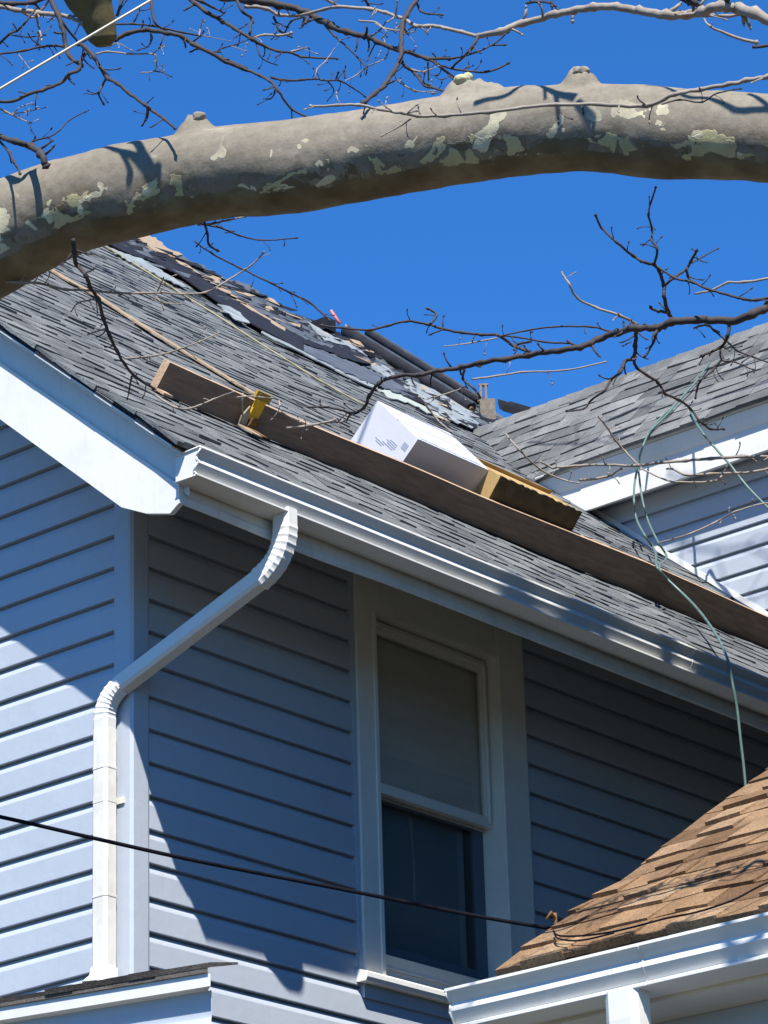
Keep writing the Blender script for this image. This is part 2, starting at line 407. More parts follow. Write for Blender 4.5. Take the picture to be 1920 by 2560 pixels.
# eave fascia, a board with a slightly bellied lower bead
bm = bmesh.new()
pr_ = [(.602, 6.118), (.628, 6.100), (.634, 6.108), (.634, 6.128), (.628, 6.140), (.628, 6.215), (.628, 6.33), (.602, 6.34)]
n = 40; rings = []
for k in range(n+1):
    y = -.376+(8.6)*k/n
    dz = -.006*noise.noise(Vector((y*1.2, 4, 2)))-(0.012*math.exp(-((y-.3)/.35)**2))
    rings.append([bm.verts.new((x+.0, y, z+(dz if z < 6.2 else 0))) for x, z in pr_])
for k in range(n):
    for i in range(len(pr_)):
        j = (i+1) % len(pr_); bm.faces.new((rings[k][i], rings[k][j], rings[k+1][j], rings[k+1][i]))
bm.faces.new(rings[0]); bm.faces.new(rings[-1]); bmesh.ops.recalc_face_normals(bm, faces=bm.faces[:])
mesh_obj('eave_fascia', bm, M['whitedirty'], house)

# ---- K-style gutters
def gutter(name, A, B, out, parent, mat, endcap=True, flip=False, seams=()):
    """A,B: bottom back line; out: outward unit"""
    A, B, out = Vector(A), Vector(B), Vector(out); upv = Vector((0, 0, 1))
    o = [(0, .0), (.100, .0), (.103, .002), (.103, .009), (.090, .015), (.110, .047), (.1095, .051), (.104, .069), (.120, .091), (.124, .095), (.127, .098), (.126, .106), (.112, .106), (.112, .101),
         (.100, .070), (.104, .050), (.084, .016), (.084, .004), (.004, .004), (.004, .100), (0, .100)]
    bm = bmesh.new(); rings = []; n = max(2, int((B-A).length/.25))
    for k in range(n+1):
        c = A.lerp(B, k/n); y = (B-A).length*k/n
        dz = .002*noise.noise(Vector((y*1.4, 0, 7)))
        rings.append([bm.verts.new(c+out*(p+(.0015*noise.noise(Vector((y*2.2, q*20, 3))) if p > .08 else 0))+upv*(q+dz)) for p, q in o])
    for k in range(n):
        for i in range(len(o)):
            j = (i+1) % len(o); bm.faces.new((rings[k][i], rings[k][j], rings[k+1][j], rings[k+1][i]))
    bm.faces.new(rings[0]); bm.faces.new(rings[-1]); bmesh.ops.recalc_face_normals(bm, faces=bm.faces[:])
    g = mesh_obj(name, bm, mat, parent)
    bm = bmesh.new(); d = (B-A).normalized()
    cap = [(0, 0), (.102, 0), (.102, .009), (.090, .015), (.110, .048), (.104, .069), (.125, .096), (.124, .104), (0, .100)]
    prism(bm, cap, A-d*.003, A+d*.002, out, upv)
    # folded edge round the cap
    for i in range(len(cap)-1):
        a = A-d*.006+out*cap[i][0]+upv*cap[i][1]; b = A-d*.006+out*cap[i+1][0]+upv*cap[i+1][1]
        tube(bm, [a, b], (.0035, .0035), 6)
    mesh_obj('end_cap', bm, mat, g)
    for s in seams:
        bm = bmesh.new(); c = A+d*s
        oo = [(p+(.002 if p > .05 else 0), q-(.002 if q < .01 else 0)) for p, q in cap[:-1]]+[(.128, .108), (.118, .108), (.118, .100), (0, .1)]
        prism(bm, [(p, q) for p, q in cap[:-1]]+[(0, .1)], c, c+d*.004, out*1.02, upv*1.0); mesh_obj('seam', bm, mat, g)
    return g
gm = gutter('gutter', (.636, -.42, 6.166), (.636, 8.4, 6.176), (1, 0, 0), house, M['white'], seams=(2.95,))
# ---- downspout: box section swept along a path, ribbed elbows
def boxpipe(bm, pts, hw, hd, widdir, rib=None):
    pts = [Vector(p) for p in pts]; rings = []; n = len(pts)
    for i in range(n):
        t = (pts[min(i+1, n-1)]-pts[max(i-1, 0)]).normalized()
        wv = (Vector(widdir)-t*Vector(widdir).dot(t)).normalized(); dv = t.cross(wv)
        s = 1.0+(rib[i] if rib else 0)
        ch = .34; ring = []
        for a, b in ((-1, -1+ch), (-1+ch, -1), (-.34, -1), (-.30, -.93), (.30, -.93), (.34, -1), (1-ch, -1), (1, -1+ch), (1, 1-ch), (1-ch, 1), (-1+ch, 1), (-1, 1-ch)):
            ring.append(bm.verts.new(pts[i]+wv*(a*hw*s)+dv*(b*hd*s)))
        rings.append(ring)
    m_ = len(rings[0])
    for i in range(n-1):
        for k in range(m_): bm.faces.new((rings[i][k], rings[i][(k+1) % m_], rings[i+1][(k+1) % m_], rings[i+1][k]))
    bm.faces.new(rings[0]); bm.faces.new(rings[-1]); bmesh.ops.recalc_face_normals(bm, faces=bm.faces[:])
P1 = Vector((.690, .115, 6.165)); P2 = Vector((.690, .100, 5.965)); P3 = Vector((-.040, -.070, 5.69)); P4 = Vector((-.085, -.072, 4.60))
P2 = onax(704, 1395, 0, .70); P1 = onax(722, 1288, 0, .70); P1.y = P2.y = (P1.y+P2.y)/2
P3 = onax(262, 1745, 1, -.068); P4 = onax(260, 2440, 1, -.066); P4.x = (P4.x+onax(262, 2100, 1, -.066).x)/2; P4.z = 4.545
P3 = Vector((P4.x, -.068, P3.z))
WD = Vector((.75, .66, 0))
d1 = (P3-P2).normalized()
def arc(A, B, C, r, n=12):
    a = B+(A-B).normalized()*r; c = B+(C-B).normalized()*r
    return [a*(1-t)**2+B*2*t*(1-t)+c*t*t for t in [k/n for k in range(n+1)]]
ds = thing  # noqa
dsp = None
bm = bmesh.new()
e1 = arc(P1, P2, P3, .125, 26); ribs = [.055*(k % 3 == 1) for k in range(len(e1))]
boxpipe(bm, [P1+Vector((0, 0, .01))]+e1, .034, .040, Vector((0, 1, 0)), [0]+ribs)
downspout = mesh_obj('downspout', bm, M['white'], house)
bm = bmesh.new(); e2 = arc(P2, P3, P4, .085, 22); ribs = [.055*(k % 3 == 1) for k in range(len(e2))]
boxpipe(bm, e2+[e2[-1]+(P4-P3).normalized()*.05], .036, .030, Vector((1, 0, 0)), ribs+[0]); mesh_obj('elbow', bm, M['white'], downspout)
bm = bmesh.new(); boxpipe(bm, [e1[-2], e1[-1].lerp(e2[0], .5), e2[0].lerp(e2[1], .5)], .034, .034, Vector((0, 1, 0))); mesh_obj('diagonal_pipe', bm, M['white'], downspout)
bm = bmesh.new(); s_ = e2[-1]+(P4-P3).normalized()*.04
boxpipe(bm, [s_, P4], .0385, .032, Vector((1, 0, 0))); mesh_obj('vertical_pipe', bm, M['whitedirty'], downspout)
for zc in (5.355, 4.875):
    bm = bmesh.new(); c = s_.lerp(P4, (s_.z-zc)/(s_.z-P4.z))
    boxpipe(bm, [c+Vector((0, 0, .004)), c-Vector((0, 0, .004))], .040, .0335, Vector((1, 0, 0))); mesh_obj('pipe_joint', bm, M['whitedirty'], downspout)
bm = bmesh.new(); c = s_.lerp(P4, .28); boxpipe(bm, [c+Vector((0, 0, .012)), c-Vector((0, 0, .012))], .0395, .033, Vector((1, 0, 0))); box(bm, c.x-.062, c.x+.062, -.032, -.024, c.z-.012, c.z+.012); mesh_obj('strap', bm, M['whitedirty'], downspout)
bm = bmesh.new(); boxpipe(bm, [P4+Vector((0, 0, .07)), P4+Vector((0, -.004, .03)), P4+Vector((-.006, -.02, -.005))], .043, .038, Vector((1, 0, 0)), [0, .1, .35]); mesh_obj('outlet_shoe', bm, M['white'], downspout)

# ---- window
win_bm = bmesh.new()
CX = .034
def casing(bm):
    y0, y1, i0, i1, zt, zb = 1.235, 2.305, 1.352, 2.130, 6.316, 4.80
    box(bm, .0, CX, y0, i0, zb, 6.47); box(bm, .0, CX, i1, y1, zb, 6.47); box(bm, .0, CX-.001, i0, i1, zt, 6.47)
    # inner bead
    box(bm, CX, CX+.006, i0-.022, i0-.004, zb, zt+.02); box(bm, CX, CX+.006, i1+.004, i1+.022, zb, zt+.02); box(bm, CX, CX+.006, i0-.004, i1+.004, zt+.004, zt+.02)
casing(win_bm)
window = mesh_obj('window', win_bm, M['cream'], house)
bm = bmesh.new()  # J-channel around the casing
for y in (1.212, 2.307):
    bm = bmesh.new(); box(bm, .001, .022, y, y+.021, 4.79, 6.47); mesh_obj('side_channel', bm, M['siding'], window)
bm = bmesh.new()  # jambs
box(bm, -.14, CX-.004, 1.338, 1.349, 4.83, 6.33); box(bm, -.14, CX-.004, 2.133, 2.144, 4.83, 6.33); box(bm, -.14, CX-.004, 1.349, 2.133, 6.319, 6.33)
mesh_obj('jamb', bm, M['cream'], window)
bm = bmesh.new()  # upper sash
ux0, ux1 = -.055, -.030
box(bm, ux0, ux1, 1.353, 1.398, 5.585, 6.314); box(bm, ux0, ux1, 2.098, 2.129, 5.585, 6.314); box(bm, ux0, ux1, 1.398, 2.098, 6.262, 6.314); box(bm, ux0, ux1+.004, 1.398, 2.098, 5.585, 5.626)
box(bm, ux1, ux1+.012, 2.108, 2.116, 5.60, 6.29); box(bm, ux1, ux1+.012, 1.40, 2.108, 6.284, 6.292)
us = mesh_obj('upper_sash', bm, M['cream'], window)
bm = bmesh.new(); box(bm, -.046, -.042, 1.397, 2.099, 5.62, 6.264); mesh_obj('pane', bm, M['glass'], window)
bm = bmesh.new()  # lower sash, set further in
lx0, lx1 = -.105, -.080
box(bm, lx0, lx1, 1.353, 1.41, 4.93, 5.62); box(bm, lx0, lx1, 2.075, 2.129, 4.93, 5.62); box(bm, lx0, lx1, 1.41, 2.075, 4.93, 4.985); box(bm, lx0, lx1, 1.41, 2.075, 5.575, 5.62)
mesh_obj('lower_sash', bm, plain('shaded_sash', (.10, .125, .15), .6, .3, .1, 8, .1), window)  # sash colour darkened for the shade inside the recess
bm = bmesh.new(); box(bm, -.096, -.092, 1.409, 2.076, 4.98, 5.58); mesh_obj('pane', bm, M['glass'], window)
bm = bmesh.new(); box(bm, -.06, -.02, 1.353, 2.129, 4.83, 4.925); box(bm, -.02, -.012, 1.353, 2.129, 4.865, 4.875); mesh_obj('bottom_rail', bm, M['cream'], window)
bm = bmesh.new()
prism(bm, [(-.06, 4.788), (-.06, 4.832), (.04, 4.816), (.070, 4.806), (.076, 4.799), (.076, 4.782), (.068, 4.768), (.03, 4.768)], (0, 1.195, 0), (0, 2.345, 0), (1, 0, 0), (0, 0, 1)); mesh_obj('sill', bm, M['white'], window)
bm = bmesh.new()
box(bm, .0, .030, 1.23, 2.31, 4.715, 4.768); mesh_obj('apron', bm, M['siding'], window)
bm = bmesh.new(); box(bm, -.078, -.074, 1.355, 2.127, 5.58, 6.312); mesh_obj('blind', bm, M['blind'], window)
bm = bmesh.new(); box(bm, -.135, -.131, 1.345, 2.06, 4.88, 5.62); mesh_obj('lower_pane_fill', bm, plain('teal_reflection_tone', (.14, .20, .23), .8, .2, .1, 3, .1), window)  # added panel: its teal stands in for the reflection in the lower pane
bm = bmesh.new()
for q in ([(-1.2, .9, 4.3), (-1.2, 2.7, 4.3), (-1.2, 2.7, 6.5), (-1.2, .9, 6.5)], [(-1.2, .9, 4.3), (-.006, .9, 4.3), (-.006, .9, 6.5), (-1.2, .9, 6.5)], [(-1.2, 2.7, 4.3), (-.006, 2.7, 4.3), (-.006, 2.7, 6.5), (-1.2, 2.7, 6.5)], [(-1.2, .9, 4.3), (-.006, .9, 4.3), (-.006, 2.7, 4.3), (-1.2, 2.7, 4.3)], [(-1.2, .9, 6.5), (-.006, .9, 6.5), (-.006, 2.7, 6.5), (-1.2, 2.7, 6.5)]): face(bm, q)
mesh_obj('room_interior', bm, M['dark'], window)

# ---- cross wing behind: wall facing -y, eave along x, own roof
WY = 5.95; WE = 5.70; WZE = 8.93; P2W = 1.05; WR = .87
NW = Vector((0, -P2W, 1)).normalized(); UW = Vector((0, 1, P2W)).normalized()
bm = bmesh.new()
siding(bm, (0, WY, 0), (1, 0, 0), (0, -1, 0), [E0+.03+EX*k for k in range(8, 34)],
       lambda z: [((Z0-z-.12)/PT, -.05)] if (Z0-z-.12)/PT < -.05 else [])
orient(bm, (0, -1, 0)); mesh_obj('wall', bm, M['siding'], house)
bm = bmesh.new(); face(bm, [(-3, WY+.012, 6.4), (0, WY+.012, 6.4), (0, WY+.012, 8.9), (-3, WY+.012, 8.9)]); face(bm, [(0, WY+.014, 0), (0, 8.5, 0), (0, 8.5, 9.9), (0, WY+.014, 8.9)])
mesh_obj('sheathing', bm, M['siding'], house)
bm = bmesh.new(); box(bm, -.06, .022, WY-.02, WY+.06, 6.2, 8.8); mesh_obj('corner_post', bm, M['siding'], house)
bm = bmesh.new()
wl = WR/UW.y
shingles(bm, (-7.0, WE, WZE), (1, 0, 0), UW, NW, 7.35, wl, .137, lambda u, s: (WE+UW.y*s) > 5.0, (.003, .0100), .10, .28, .018, .10)
mesh_obj('roof', bm, M['wingshingle'], house)
bm = bmesh.new()
slab(bm, [Vector((-2.5, WE+.015, WZE))-NW*.014, Vector((.34, WE+.015, WZE))-NW*.014, Vector((.34, WE+WR, WZE+WR*P2W))-NW*.014, Vector((-4.1, WE+WR, WZE+WR*P2W))-NW*.014], -NW, .03)
ry, rzz = WE+WR, WZE+WR*P2W
slab(bm, [(-4.3, ry, rzz-.02), (.34, ry, rzz-.02), (.34, ry+1.5, rzz-1.4), (-4.3, ry+1.5, rzz-1.4)], (0, 0, -1), .03)
mesh_obj('roof_deck', bm, M['felt'], house)
bm = bmesh.new()  # ridge caps
lay = bm.loops.layers.color.new('tint')
x = -4.2
while x < .3:
    for sg, dz in ((-1, 0), (1, 0)):
        t = random.uniform(.3, .9)
        f = face(bm, [(x, ry, rzz+.016), (x+.16, ry, rzz+.008), (x+.16, ry+sg*.09, rzz+.004-.096), (x, ry+sg*.09, rzz+.010-.096)])
        for lp in f.loops: lp[lay] = (t, t, t, 1)
    x += .137
mesh_obj('ridge_cap', bm, M['wingshingle'], house)
YF = 5.77
bm = bmesh.new()
cr2 = [(YF-.001, -.135), (YF-.012, -.120), (YF-.028, -.085), (YF-.040, -.050), (YF-.052, -.018), (YF-.052, -.012), (YF-.001, -.012)]
prism(bm, [(p-YF, q) for p, q in cr2], (-2.45, YF, WZE+.03), (.30, YF, WZE+.03), (0, 1, 0), (0, 0, 1)); mesh_obj('eave_crown', bm, M['white'], house)
bm = bmesh.new(); box(bm, -2.75, .30, YF, YF+.02, 8.672, WZE-.06); mesh_obj('eave_fascia', bm, M['white'], house)
bm = bmesh.new(); boxf(bm, (-2.7, YF+.02, 8.74), (3, 0, 0), (0, .165, .0), (0, 0, .01)); mesh_obj('soffit', bm, M['white'], house)
# sloping trim where the wing wall meets the main roof
bm = bmesh.new()
a = Vector((-2.35, WY-.026, Z0+PT*2.35)); b = Vector((.0, WY-.026, Z0))
boxf(bm, a+NR*.010, b-a, NR*.028, (0, .02, 0)); mesh_obj('flashing_trim', bm, M['white'], house)

# ---- small lower roof in front of the gable wall, below the downspout
A_ = onax(527, 2444, 1, -.36); B_ = onax(0, 2531, 1, -.36)
dirx = (B_-A_); B_ = A_+dirx*3.2
bm = bmesh.new()
rise = Vector((0, .345, .07))
lay = bm.loops.layers.color.new('tint')
Nn = (A_-B_).cross(rise).normalized()
MIT = Vector((-.43, .345, 0))
def plan(bm, dx, dy, z0, z1):       # slab with mitred right end, front edge offset dy
    p = A_+Vector((dx, dy, z0)); q = B_+Vector((dx, dy, z0)); back = MIT*((.36-dy)/.36)
    slab(bm, [p, p+back, q+back, q], (0, 0, 1), z1-z0); bmesh.ops.recalc_face_normals(bm, faces=bm.faces[:])
plan(bm, .0, -.014, .016, .042)
shingles(bm, A_+Vector((-.004, -.02, .042)), (B_-A_).normalized(), rise.normalized(), Nn if Nn.z > 0 else -Nn, (B_-A_).length, .36, .12, lambda u, s_: u > s_*1.25+.03, (.004, .010), .12, .3, .005)
lowroof = mesh_obj('porch_roof', bm, M['lowshingle'], house)
bm = bmesh.new(); plan(bm, .004, -.006, -.030, .0155); mesh_obj('drip_fascia', bm, M['white'], lowroof)
bm = bmesh.new(); plan(bm, -.03, .035, -.125, -.031); mesh_obj('frieze', bm, M['greyblue'], lowroof)
bm = bmesh.new(); plan(bm, -.02, .022, -.36, -.126); mesh_obj('beam', bm, M['white'], lowroof)
bm = bmesh.new(); boxf(bm, A_+Vector((-.35, .06, -.36)), (-.14, 0, 0), (0, .14, 0), (0, 0, -(A_.z-.36))); mesh_obj('post', bm, M['white'], lowroof)

# ---------------------------------------------------------------- things on the roof
def off_n(p, h): return Vector(p)+NR*h
# plank on edge, square to the roof, held by a yellow bracket
kb = [(386, 976), (700, 1118), (1059, 1291), (1389, 1441), (1620, 1533), (1920, 1634)]
XPL = -.13
pb = Vector((XPL, .27, Z0-PT*XPL)); pe = Vector((XPL, 4.9, Z0-PT*XPL))
def top_at(px, py):  # point in the plane y-NR through the plank foot line
    nn = DS; return onpl(px, py, nn, nn.dot(pb))
tops = [(425, 906), (784, 1067), (1008, 1157), (1227, 1252), (1620, 1408), (1920, 1543)]
hh = []
for t in tops:
    q = top_at(*t); hh.append((q.y, (q-pb).dot(NR)))
print('plank heights', [(round(a, 2), round(b, 3)) for a, b in hh])
plank = thing('scaffold_plank', 'long weathered brown plank set on edge along the lower roof slope', 'plank', pb)
def hgt(y):
    if y <= hh[0][0]: return hh[0][1]
    for (a, b), (c, d) in zip(hh, hh[1:]):
        if y <= c: return b+(d-b)*(y-a)/(c-a)
    return hh[-1][1]
bm = bmesh.new(); ys = [hh[0][0]+(4.9-hh[0][0])*k/24 for k in range(25)]; th = .042
rings = []
for y in ys:
    f = Vector((XPL, y, Z0-PT*XPL)); h = hgt(y)+.0015*noise.noise(Vector((y*3, 0, 0)))
    rings.append([bm.verts.new(p) for p in (f+NR*.004, f+NR*h, f+NR*h-DS*th, f+NR*.004-DS*th)])
for a, b in zip(rings, rings[1:]):
    for i in range(4):
        j = (i+1) % 4; ff = bm.faces.new((a[i], a[j], b[j], b[i])); ff.material_index = 1 if i == 1 else 0
ff = bm.faces.new(rings[0]); ff.material_index = 1; bm.faces.new(rings[-1]); bmesh.ops.recalc_face_normals(bm, faces=bm.faces[:])
mesh_obj('board', bm, [M['plank'], M['plankedge']], plank)
# small offcut wedge under the left end
bm = bmesh.new(); boxf(bm, Vector((XPL+.02, hh[0][0]-.02, Z0-PT*(XPL+.02)))+NR*.012, DS*.05, (0, .05, 0), NR*.01); mesh_obj('wedge', bm, M['plankedge'], plank)
# roof bracket (yellow)
yb = top_at(610, 1060).y
bk = thing('roof_bracket', 'yellow steel roof bracket clamping the brown plank near its end', 'bracket', (XPL, yb, Z0-PT*XPL))
F0 = Vector((XPL, yb, Z0-PT*XPL))
bm = bmesh.new(); boxf(bm, F0+DS*.006+NR*.050+Vector((0, -.012, 0)), (0, .052, 0), DS*.012, NR*.085); bmesh.ops.bevel(bm, geom=bm.edges[:], offset=.002, segments=1)
mesh_obj('upright', bm, M['yellow'], bk)
bm = bmesh.new(); boxf(bm, F0+DS*.004+NR*.135+Vector((0, -.03, 0)), (0, .085, 0), DS*.014, NR*.035); mesh_obj('hook', bm, plain('ochre_steel', (.38, .24, .03), .6, .3, .3, 40), bk)
bm = bmesh.new(); boxf(bm, F0-DS*.08+NR*.016+Vector((0, -.01, 0)), (0, .05, 0), DS*.20, NR*.005)
boxf(bm, F0+DS*.018+NR*.012+Vector((0, .0, 0)), (0, .045, 0), DS*.015, NR*.05); mesh_obj('foot_strap', bm, M['rust'], bk)
bm = bmesh.new(); q0 = F0+DS*.02+Vector((0, -.05, 0))
slab(bm, [q0+NR*.015, q0+NR*.012+Vector((0, .04, 0)), q0+NR*.07+Vector((0, .03, 0)), q0+NR*.10+Vector((0, .012, 0)), q0+NR*.05+Vector((0, -.005, 0))], DS, .008)
tube(bm, [q0+NR*.06, q0+NR*.10-Vector((0, .03, 0)), q0+NR*.135-Vector((0, .05, 0))], (.004, .003), 6)
mesh_obj('bent_plate', bm, plain('tan_grey_steel', (.30, .27, .20), .7, .3, .3, 40), bk)
bm = bmesh.new(); boxf(bm, F0+DS*.045+Vector((0, -.07, 0))+NR*.014, (0, .06, 0), DS*.10, NR*.006); mesh_obj('nail_plate', bm, M['tanwood'], bk)

# white carton: fitted to its visible corners, standing on the slope against the plank
XB = XPL-th/PT*0-.06
zc = Z(700, 700, 600/1422)
tl, fl_, bl_, ftr, fbr = zc([(620, 725), (820, 940), (455, 960), (1245, 1130), (1165, 1275)])
foot = Vector((XPL, 0, Z0-PT*XPL))-DS*(th+.085)
def onfront(p, back=0.0):
    c = foot-DS*back; return onpl(p[0], p[1], DS, DS.dot(c))
c_ft = onfront(fl_); c_fr = onfront(ftr)
print('carton front top', c_ft, c_fr, (c_ft-foot).dot(NR), (c_fr-foot).dot(NR))
hbx = ((c_ft-foot).dot(NR)+(c_fr-foot).dot(NR))/2
y0b, y1b = c_ft.y, c_fr.y
# back-top-left corner lies in the top plane
q = onpl(tl[0], tl[1], NR, NR.dot(foot)+hbx); dep = -(q-c_ft).dot(DS)
print('carton', y0b, y1b, 'h', hbx, 'depth', dep, 'q', q)
dep = min(max(dep, .22), .42)
carton = thing('carton', 'white cardboard carton with faint print, leaning against the plank on the slope', 'carton', foot+Vector((0, y0b, 0)))
B0 = Vector((foot.x, y0b, foot.z))+NR*.006
ct_, st_ = math.cos(math.radians(9)), math.sin(math.radians(9))
N2 = NR*ct_+DS*st_; V2 = -DS*ct_+NR*st_
B0 = B0-DS*hbx*st_; hbx *= 1.01; dep = .32
skew = Vector((0, (q.y-c_ft.y)/max(dep, .01), 0))  # carton sits slightly turned
Ub = Vector((0, y1b-y0b, 0)); Vb = V2*dep+Vector((0, -.01, 0)); Hb = N2*(hbx-.006)
bm = bmesh.new(); boxf(bm, B0, Ub, Vb, Hb); bmesh.ops.bevel(bm, geom=bm.edges[:], offset=.003, segments=2)
mesh_obj('body', bm, M['boxwhite'], carton)
# tape seam and print as thin inlays
nl = -(Vb.cross(Hb)).normalized()
if nl.y > 0: nl = -nl
bm = bmesh.new()
def onleft(a, b, da, db, e=.0012): boxf(bm, B0+Vb*a+Hb*b+nl*.0002, Vb*da, Hb*db, nl*e)
onleft(.07, .66, .10, .13)
for i, (a, b, l) in enumerate(((.24, .63, .16), (.24, .59, .22), (.24, .55, .19), (.27, .51, .24), (.45, .47, .20), (.48, .43, .14))):
    onleft(a, b, l, .014)
mesh_obj('printed_label', bm, M['ink'], carton)
bm = bmesh.new()
for i in range(26):
    if i in (8, 17): continue
    boxf(bm, B0+Hb+Ub*(.06+i*.033)+Vb*.045+NR*.0002, Ub*random.uniform(.014, .022), Vb*random.uniform(.05, .07), NR*.0012)
boxf(bm, B0+Hb+Ub*.06+Vb*.040+NR*.0002, Ub*.86, Vb*.006, NR*.0013)
mesh_obj('printed_lettering', bm, plain('blue_grey_ink', (.32, .38, .55), .6, .2, .1, 20, .1), carton)
bm = bmesh.new(); boxf(bm, B0+Vb*.47-Ub*.002+Hb*1.001, Ub*1.004, Vb*.055, Hb*.004); mesh_obj('tape', bm, plain('clear_tape', (.60, .58, .58), .25, .5, .08, 10, .1), carton)

# ochre open crate beside it
cr_tl = zc([(1310, 1160)])[0]; cr_tr = (1258*K, 1106*K)
footc = foot+DS*.078
c1 = onpl(*cr_tl, DS, DS.dot(footc)); c2 = onpl(*cr_tr, DS, DS.dot(footc))
hc = ((c1-footc).dot(NR)+(c2-footc).dot(NR))/2
print('crate', c1, c2, (c1-footc).dot(NR), (c2-footc).dot(NR))
crate = thing('cardboard_box', 'ochre cardboard box with ragged torn top edge, right of the white carton', 'box', footc+Vector((0, c1.y, 0)))
C0 = Vector((footc.x, c1.y, footc.z))+NR*.006; dc = .22; tt = .012; UL = c2.y-c1.y
hL = (c1-footc).dot(NR)-.006; hR = (c2-footc).dot(NR)-.006
bm = bmesh.new()
# ragged front panel
n = 30; a = []; b = []
for k in range(n+1):
    t = k/n; hh_ = hL+(hR-hL)*t+(random.uniform(-.005, .003) if 2 < k < n-1 else 0)
    a.append((C0+Vector((0, UL*t, 0)), C0+Vector((0, UL*t, 0))+NR*hh_))
for (p, q_), (r_, s_2) in zip(a, a[1:]):
    boxf_pts = [p, r_, s_2, q_]
    slab(bm, boxf_pts, -DS, tt)
bmesh.ops.remove_doubles(bm, verts=bm.verts, dist=1e-5); bmesh.ops.recalc_face_normals(bm, faces=bm.faces[:])
mesh_obj('front_panel', bm, M['cardboard_shade'], crate)
bm = bmesh.new(); boxf(bm, C0+Vector((0, -.002, 0)), -DS*dc, (0, .010, 0), NR*(hL-.002)); mesh_obj('side_panel', bm, M['cardboard'], crate)
bm = bmesh.new(); boxf(bm, C0+Vector((0, UL-.01, 0)), -DS*dc, (0, .010, 0), NR*(hR-.004)); mesh_obj('side_panel', bm, M['cardboard'], crate)
bm = bmesh.new(); boxf(bm, C0-DS*dc, -DS*.012, (0, UL, 0), NR*(hR+.01)); mesh_obj('back_panel', bm, M['cardboard'], crate)
bm = bmesh.new(); slab(bm, [C0-DS*.014+NR*(hL-.02), C0-DS*.014+NR*(hR-.02)+Vector((0, UL, 0)), C0-DS*dc+NR*(hR-.02)+Vector((0, UL, 0)), C0-DS*dc+NR*(hL-.02)], NR, .012); mesh_obj('flap', bm, M['cardboard'], crate)
# rope loop in front of the box
c = onpl(1190*K, 1142*K, DS, DS.dot(foot+DS*.03))
bm = bmesh.new(); pts = [onpl(x*K, y*K, DS, DS.dot(foot+DS*(.004*i-.01))) for i, (x, y) in enumerate(((1163, 1150), (1170, 1136), (1182, 1128), (1196, 1130), (1204, 1140), (1206, 1152), (1200, 1160)))]
tube(bm, smooth_path(pts, 4), (.006, .006), 8)
tag(mesh_obj('rope_loop', bm, plain('pinkish_rope', (.42, .25, .19), .85, .2, .2, 60), None), 'small brown rope loop hanging over the plank below the ochre box', 'rope')
# scraps of torn shingle beside the box
for i, (X, Y, s, lab) in enumerate(((1253, 1165, .05, 'pale crumpled scrap just right of the ochre box'), (1292, 1178, .08, 'torn yellowish shingle scrap right of the pale crumpled one'), (1345, 1212, .07, 'flat torn shingle scrap nearest the green hose on the plank'))):
    p = Rp(X*K, Y*K, .03); bm = bmesh.new()
    s *= .7
    pts = [p+Vector((0, 1, 0))*s*math.cos(a)*random.uniform(.7, 1.5)-DS*s*math.sin(a)*random.uniform(.5, 1.2)+NR*random.uniform(0, .025) for a in [k*math.pi/4 for k in range(8)]]
    vs = [bm.verts.new(q) for q in pts]; cc = bm.verts.new(p+NR*.025)
    for k in range(8): bm.faces.new((vs[k], vs[(k+1) % 8], cc))
    r_ = bmesh.ops.extrude_face_region(bm, geom=bm.faces[:]); bmesh.ops.translate(bm, verts=[v for v in r_['geom'] if isinstance(v, bmesh.types.BMVert)], vec=-NR*.006)
    bmesh.ops.recalc_face_normals(bm, faces=bm.faces[:])
    tag(mesh_obj('shingle_scrap', bm, plain('pale_scrap', (.22, .21, .15), .9, .1, .3, 30), None), lab, 'scrap', 'torn scraps on the roof beside the boxes')

# ---- torn-off roofing work near the ridge (positions read on the roof plane)
z6 = Z(100, 540, 800/1659); z5 = Z(760, 740, 800/1659)
def wavy_strip(bm, pts, width_px, off, th, wob=.01, n=5):
    off = min(off, .03)*.8; th = min(th, .008); wob *= .35
    pp = [(p[0], p[1], 0) for p in pts]; sp = smooth_path(pp, n); prev = None
    for i, p in enumerate(sp):
        wd = width_px[0]+(width_px[1]-width_px[0])*i/(len(sp)-1)
        o_ = off+wob*noise.noise(Vector((i*.35, 2, off*9)))
        a = Rp(p[0], p[1]-wd/2, o_); b = Rp(p[0], p[1]+wd/2, o_)
        ring = [bm.verts.new(q) for q in (a, b, b-NR*th, a-NR*th)]
        if prev:
            for k in range(4): bm.faces.new((prev[k], prev[(k+1) % 4], ring[(k+1) % 4], ring[k]))
        else: bm.faces.new(ring)
        prev = ring
    bm.faces.new(prev); bmesh.ops.recalc_face_normals(bm, faces=bm.faces[:])
def poly(bm, pts, off, th):
    off = min(off, .06)*.6; th = min(th, .006)
    dn = []
    for i in range(len(pts)):
        a_, b_ = pts[i], pts[(i+1) % len(pts)]; L_ = math.hypot(a_[0]-b_[0], a_[1]-b_[1]); k_ = max(1, int(L_/9))
        for k in range(k_):
            t = k/k_; j_ = 2.6 if 0 < k else 0
            dn.append((a_[0]+(b_[0]-a_[0])*t+random.uniform(-j_, j_), a_[1]+(b_[1]-a_[1])*t+random.uniform(-j_, j_)))
    pts = dn
    q = [Rp(p[0], p[1], off+.006*noise.noise(Vector((p[0]*.02, p[1]*.02, 0)))) for p in pts]
    slab(bm, q, -NR, th); bmesh.ops.recalc_face_normals(bm, faces=bm.faces[:])
def simple(name, label, cat, mat, fn, group=None):
    bm = bmesh.new(); fn(bm); return tag(mesh_obj(name, bm, mat, None), label, cat, group)
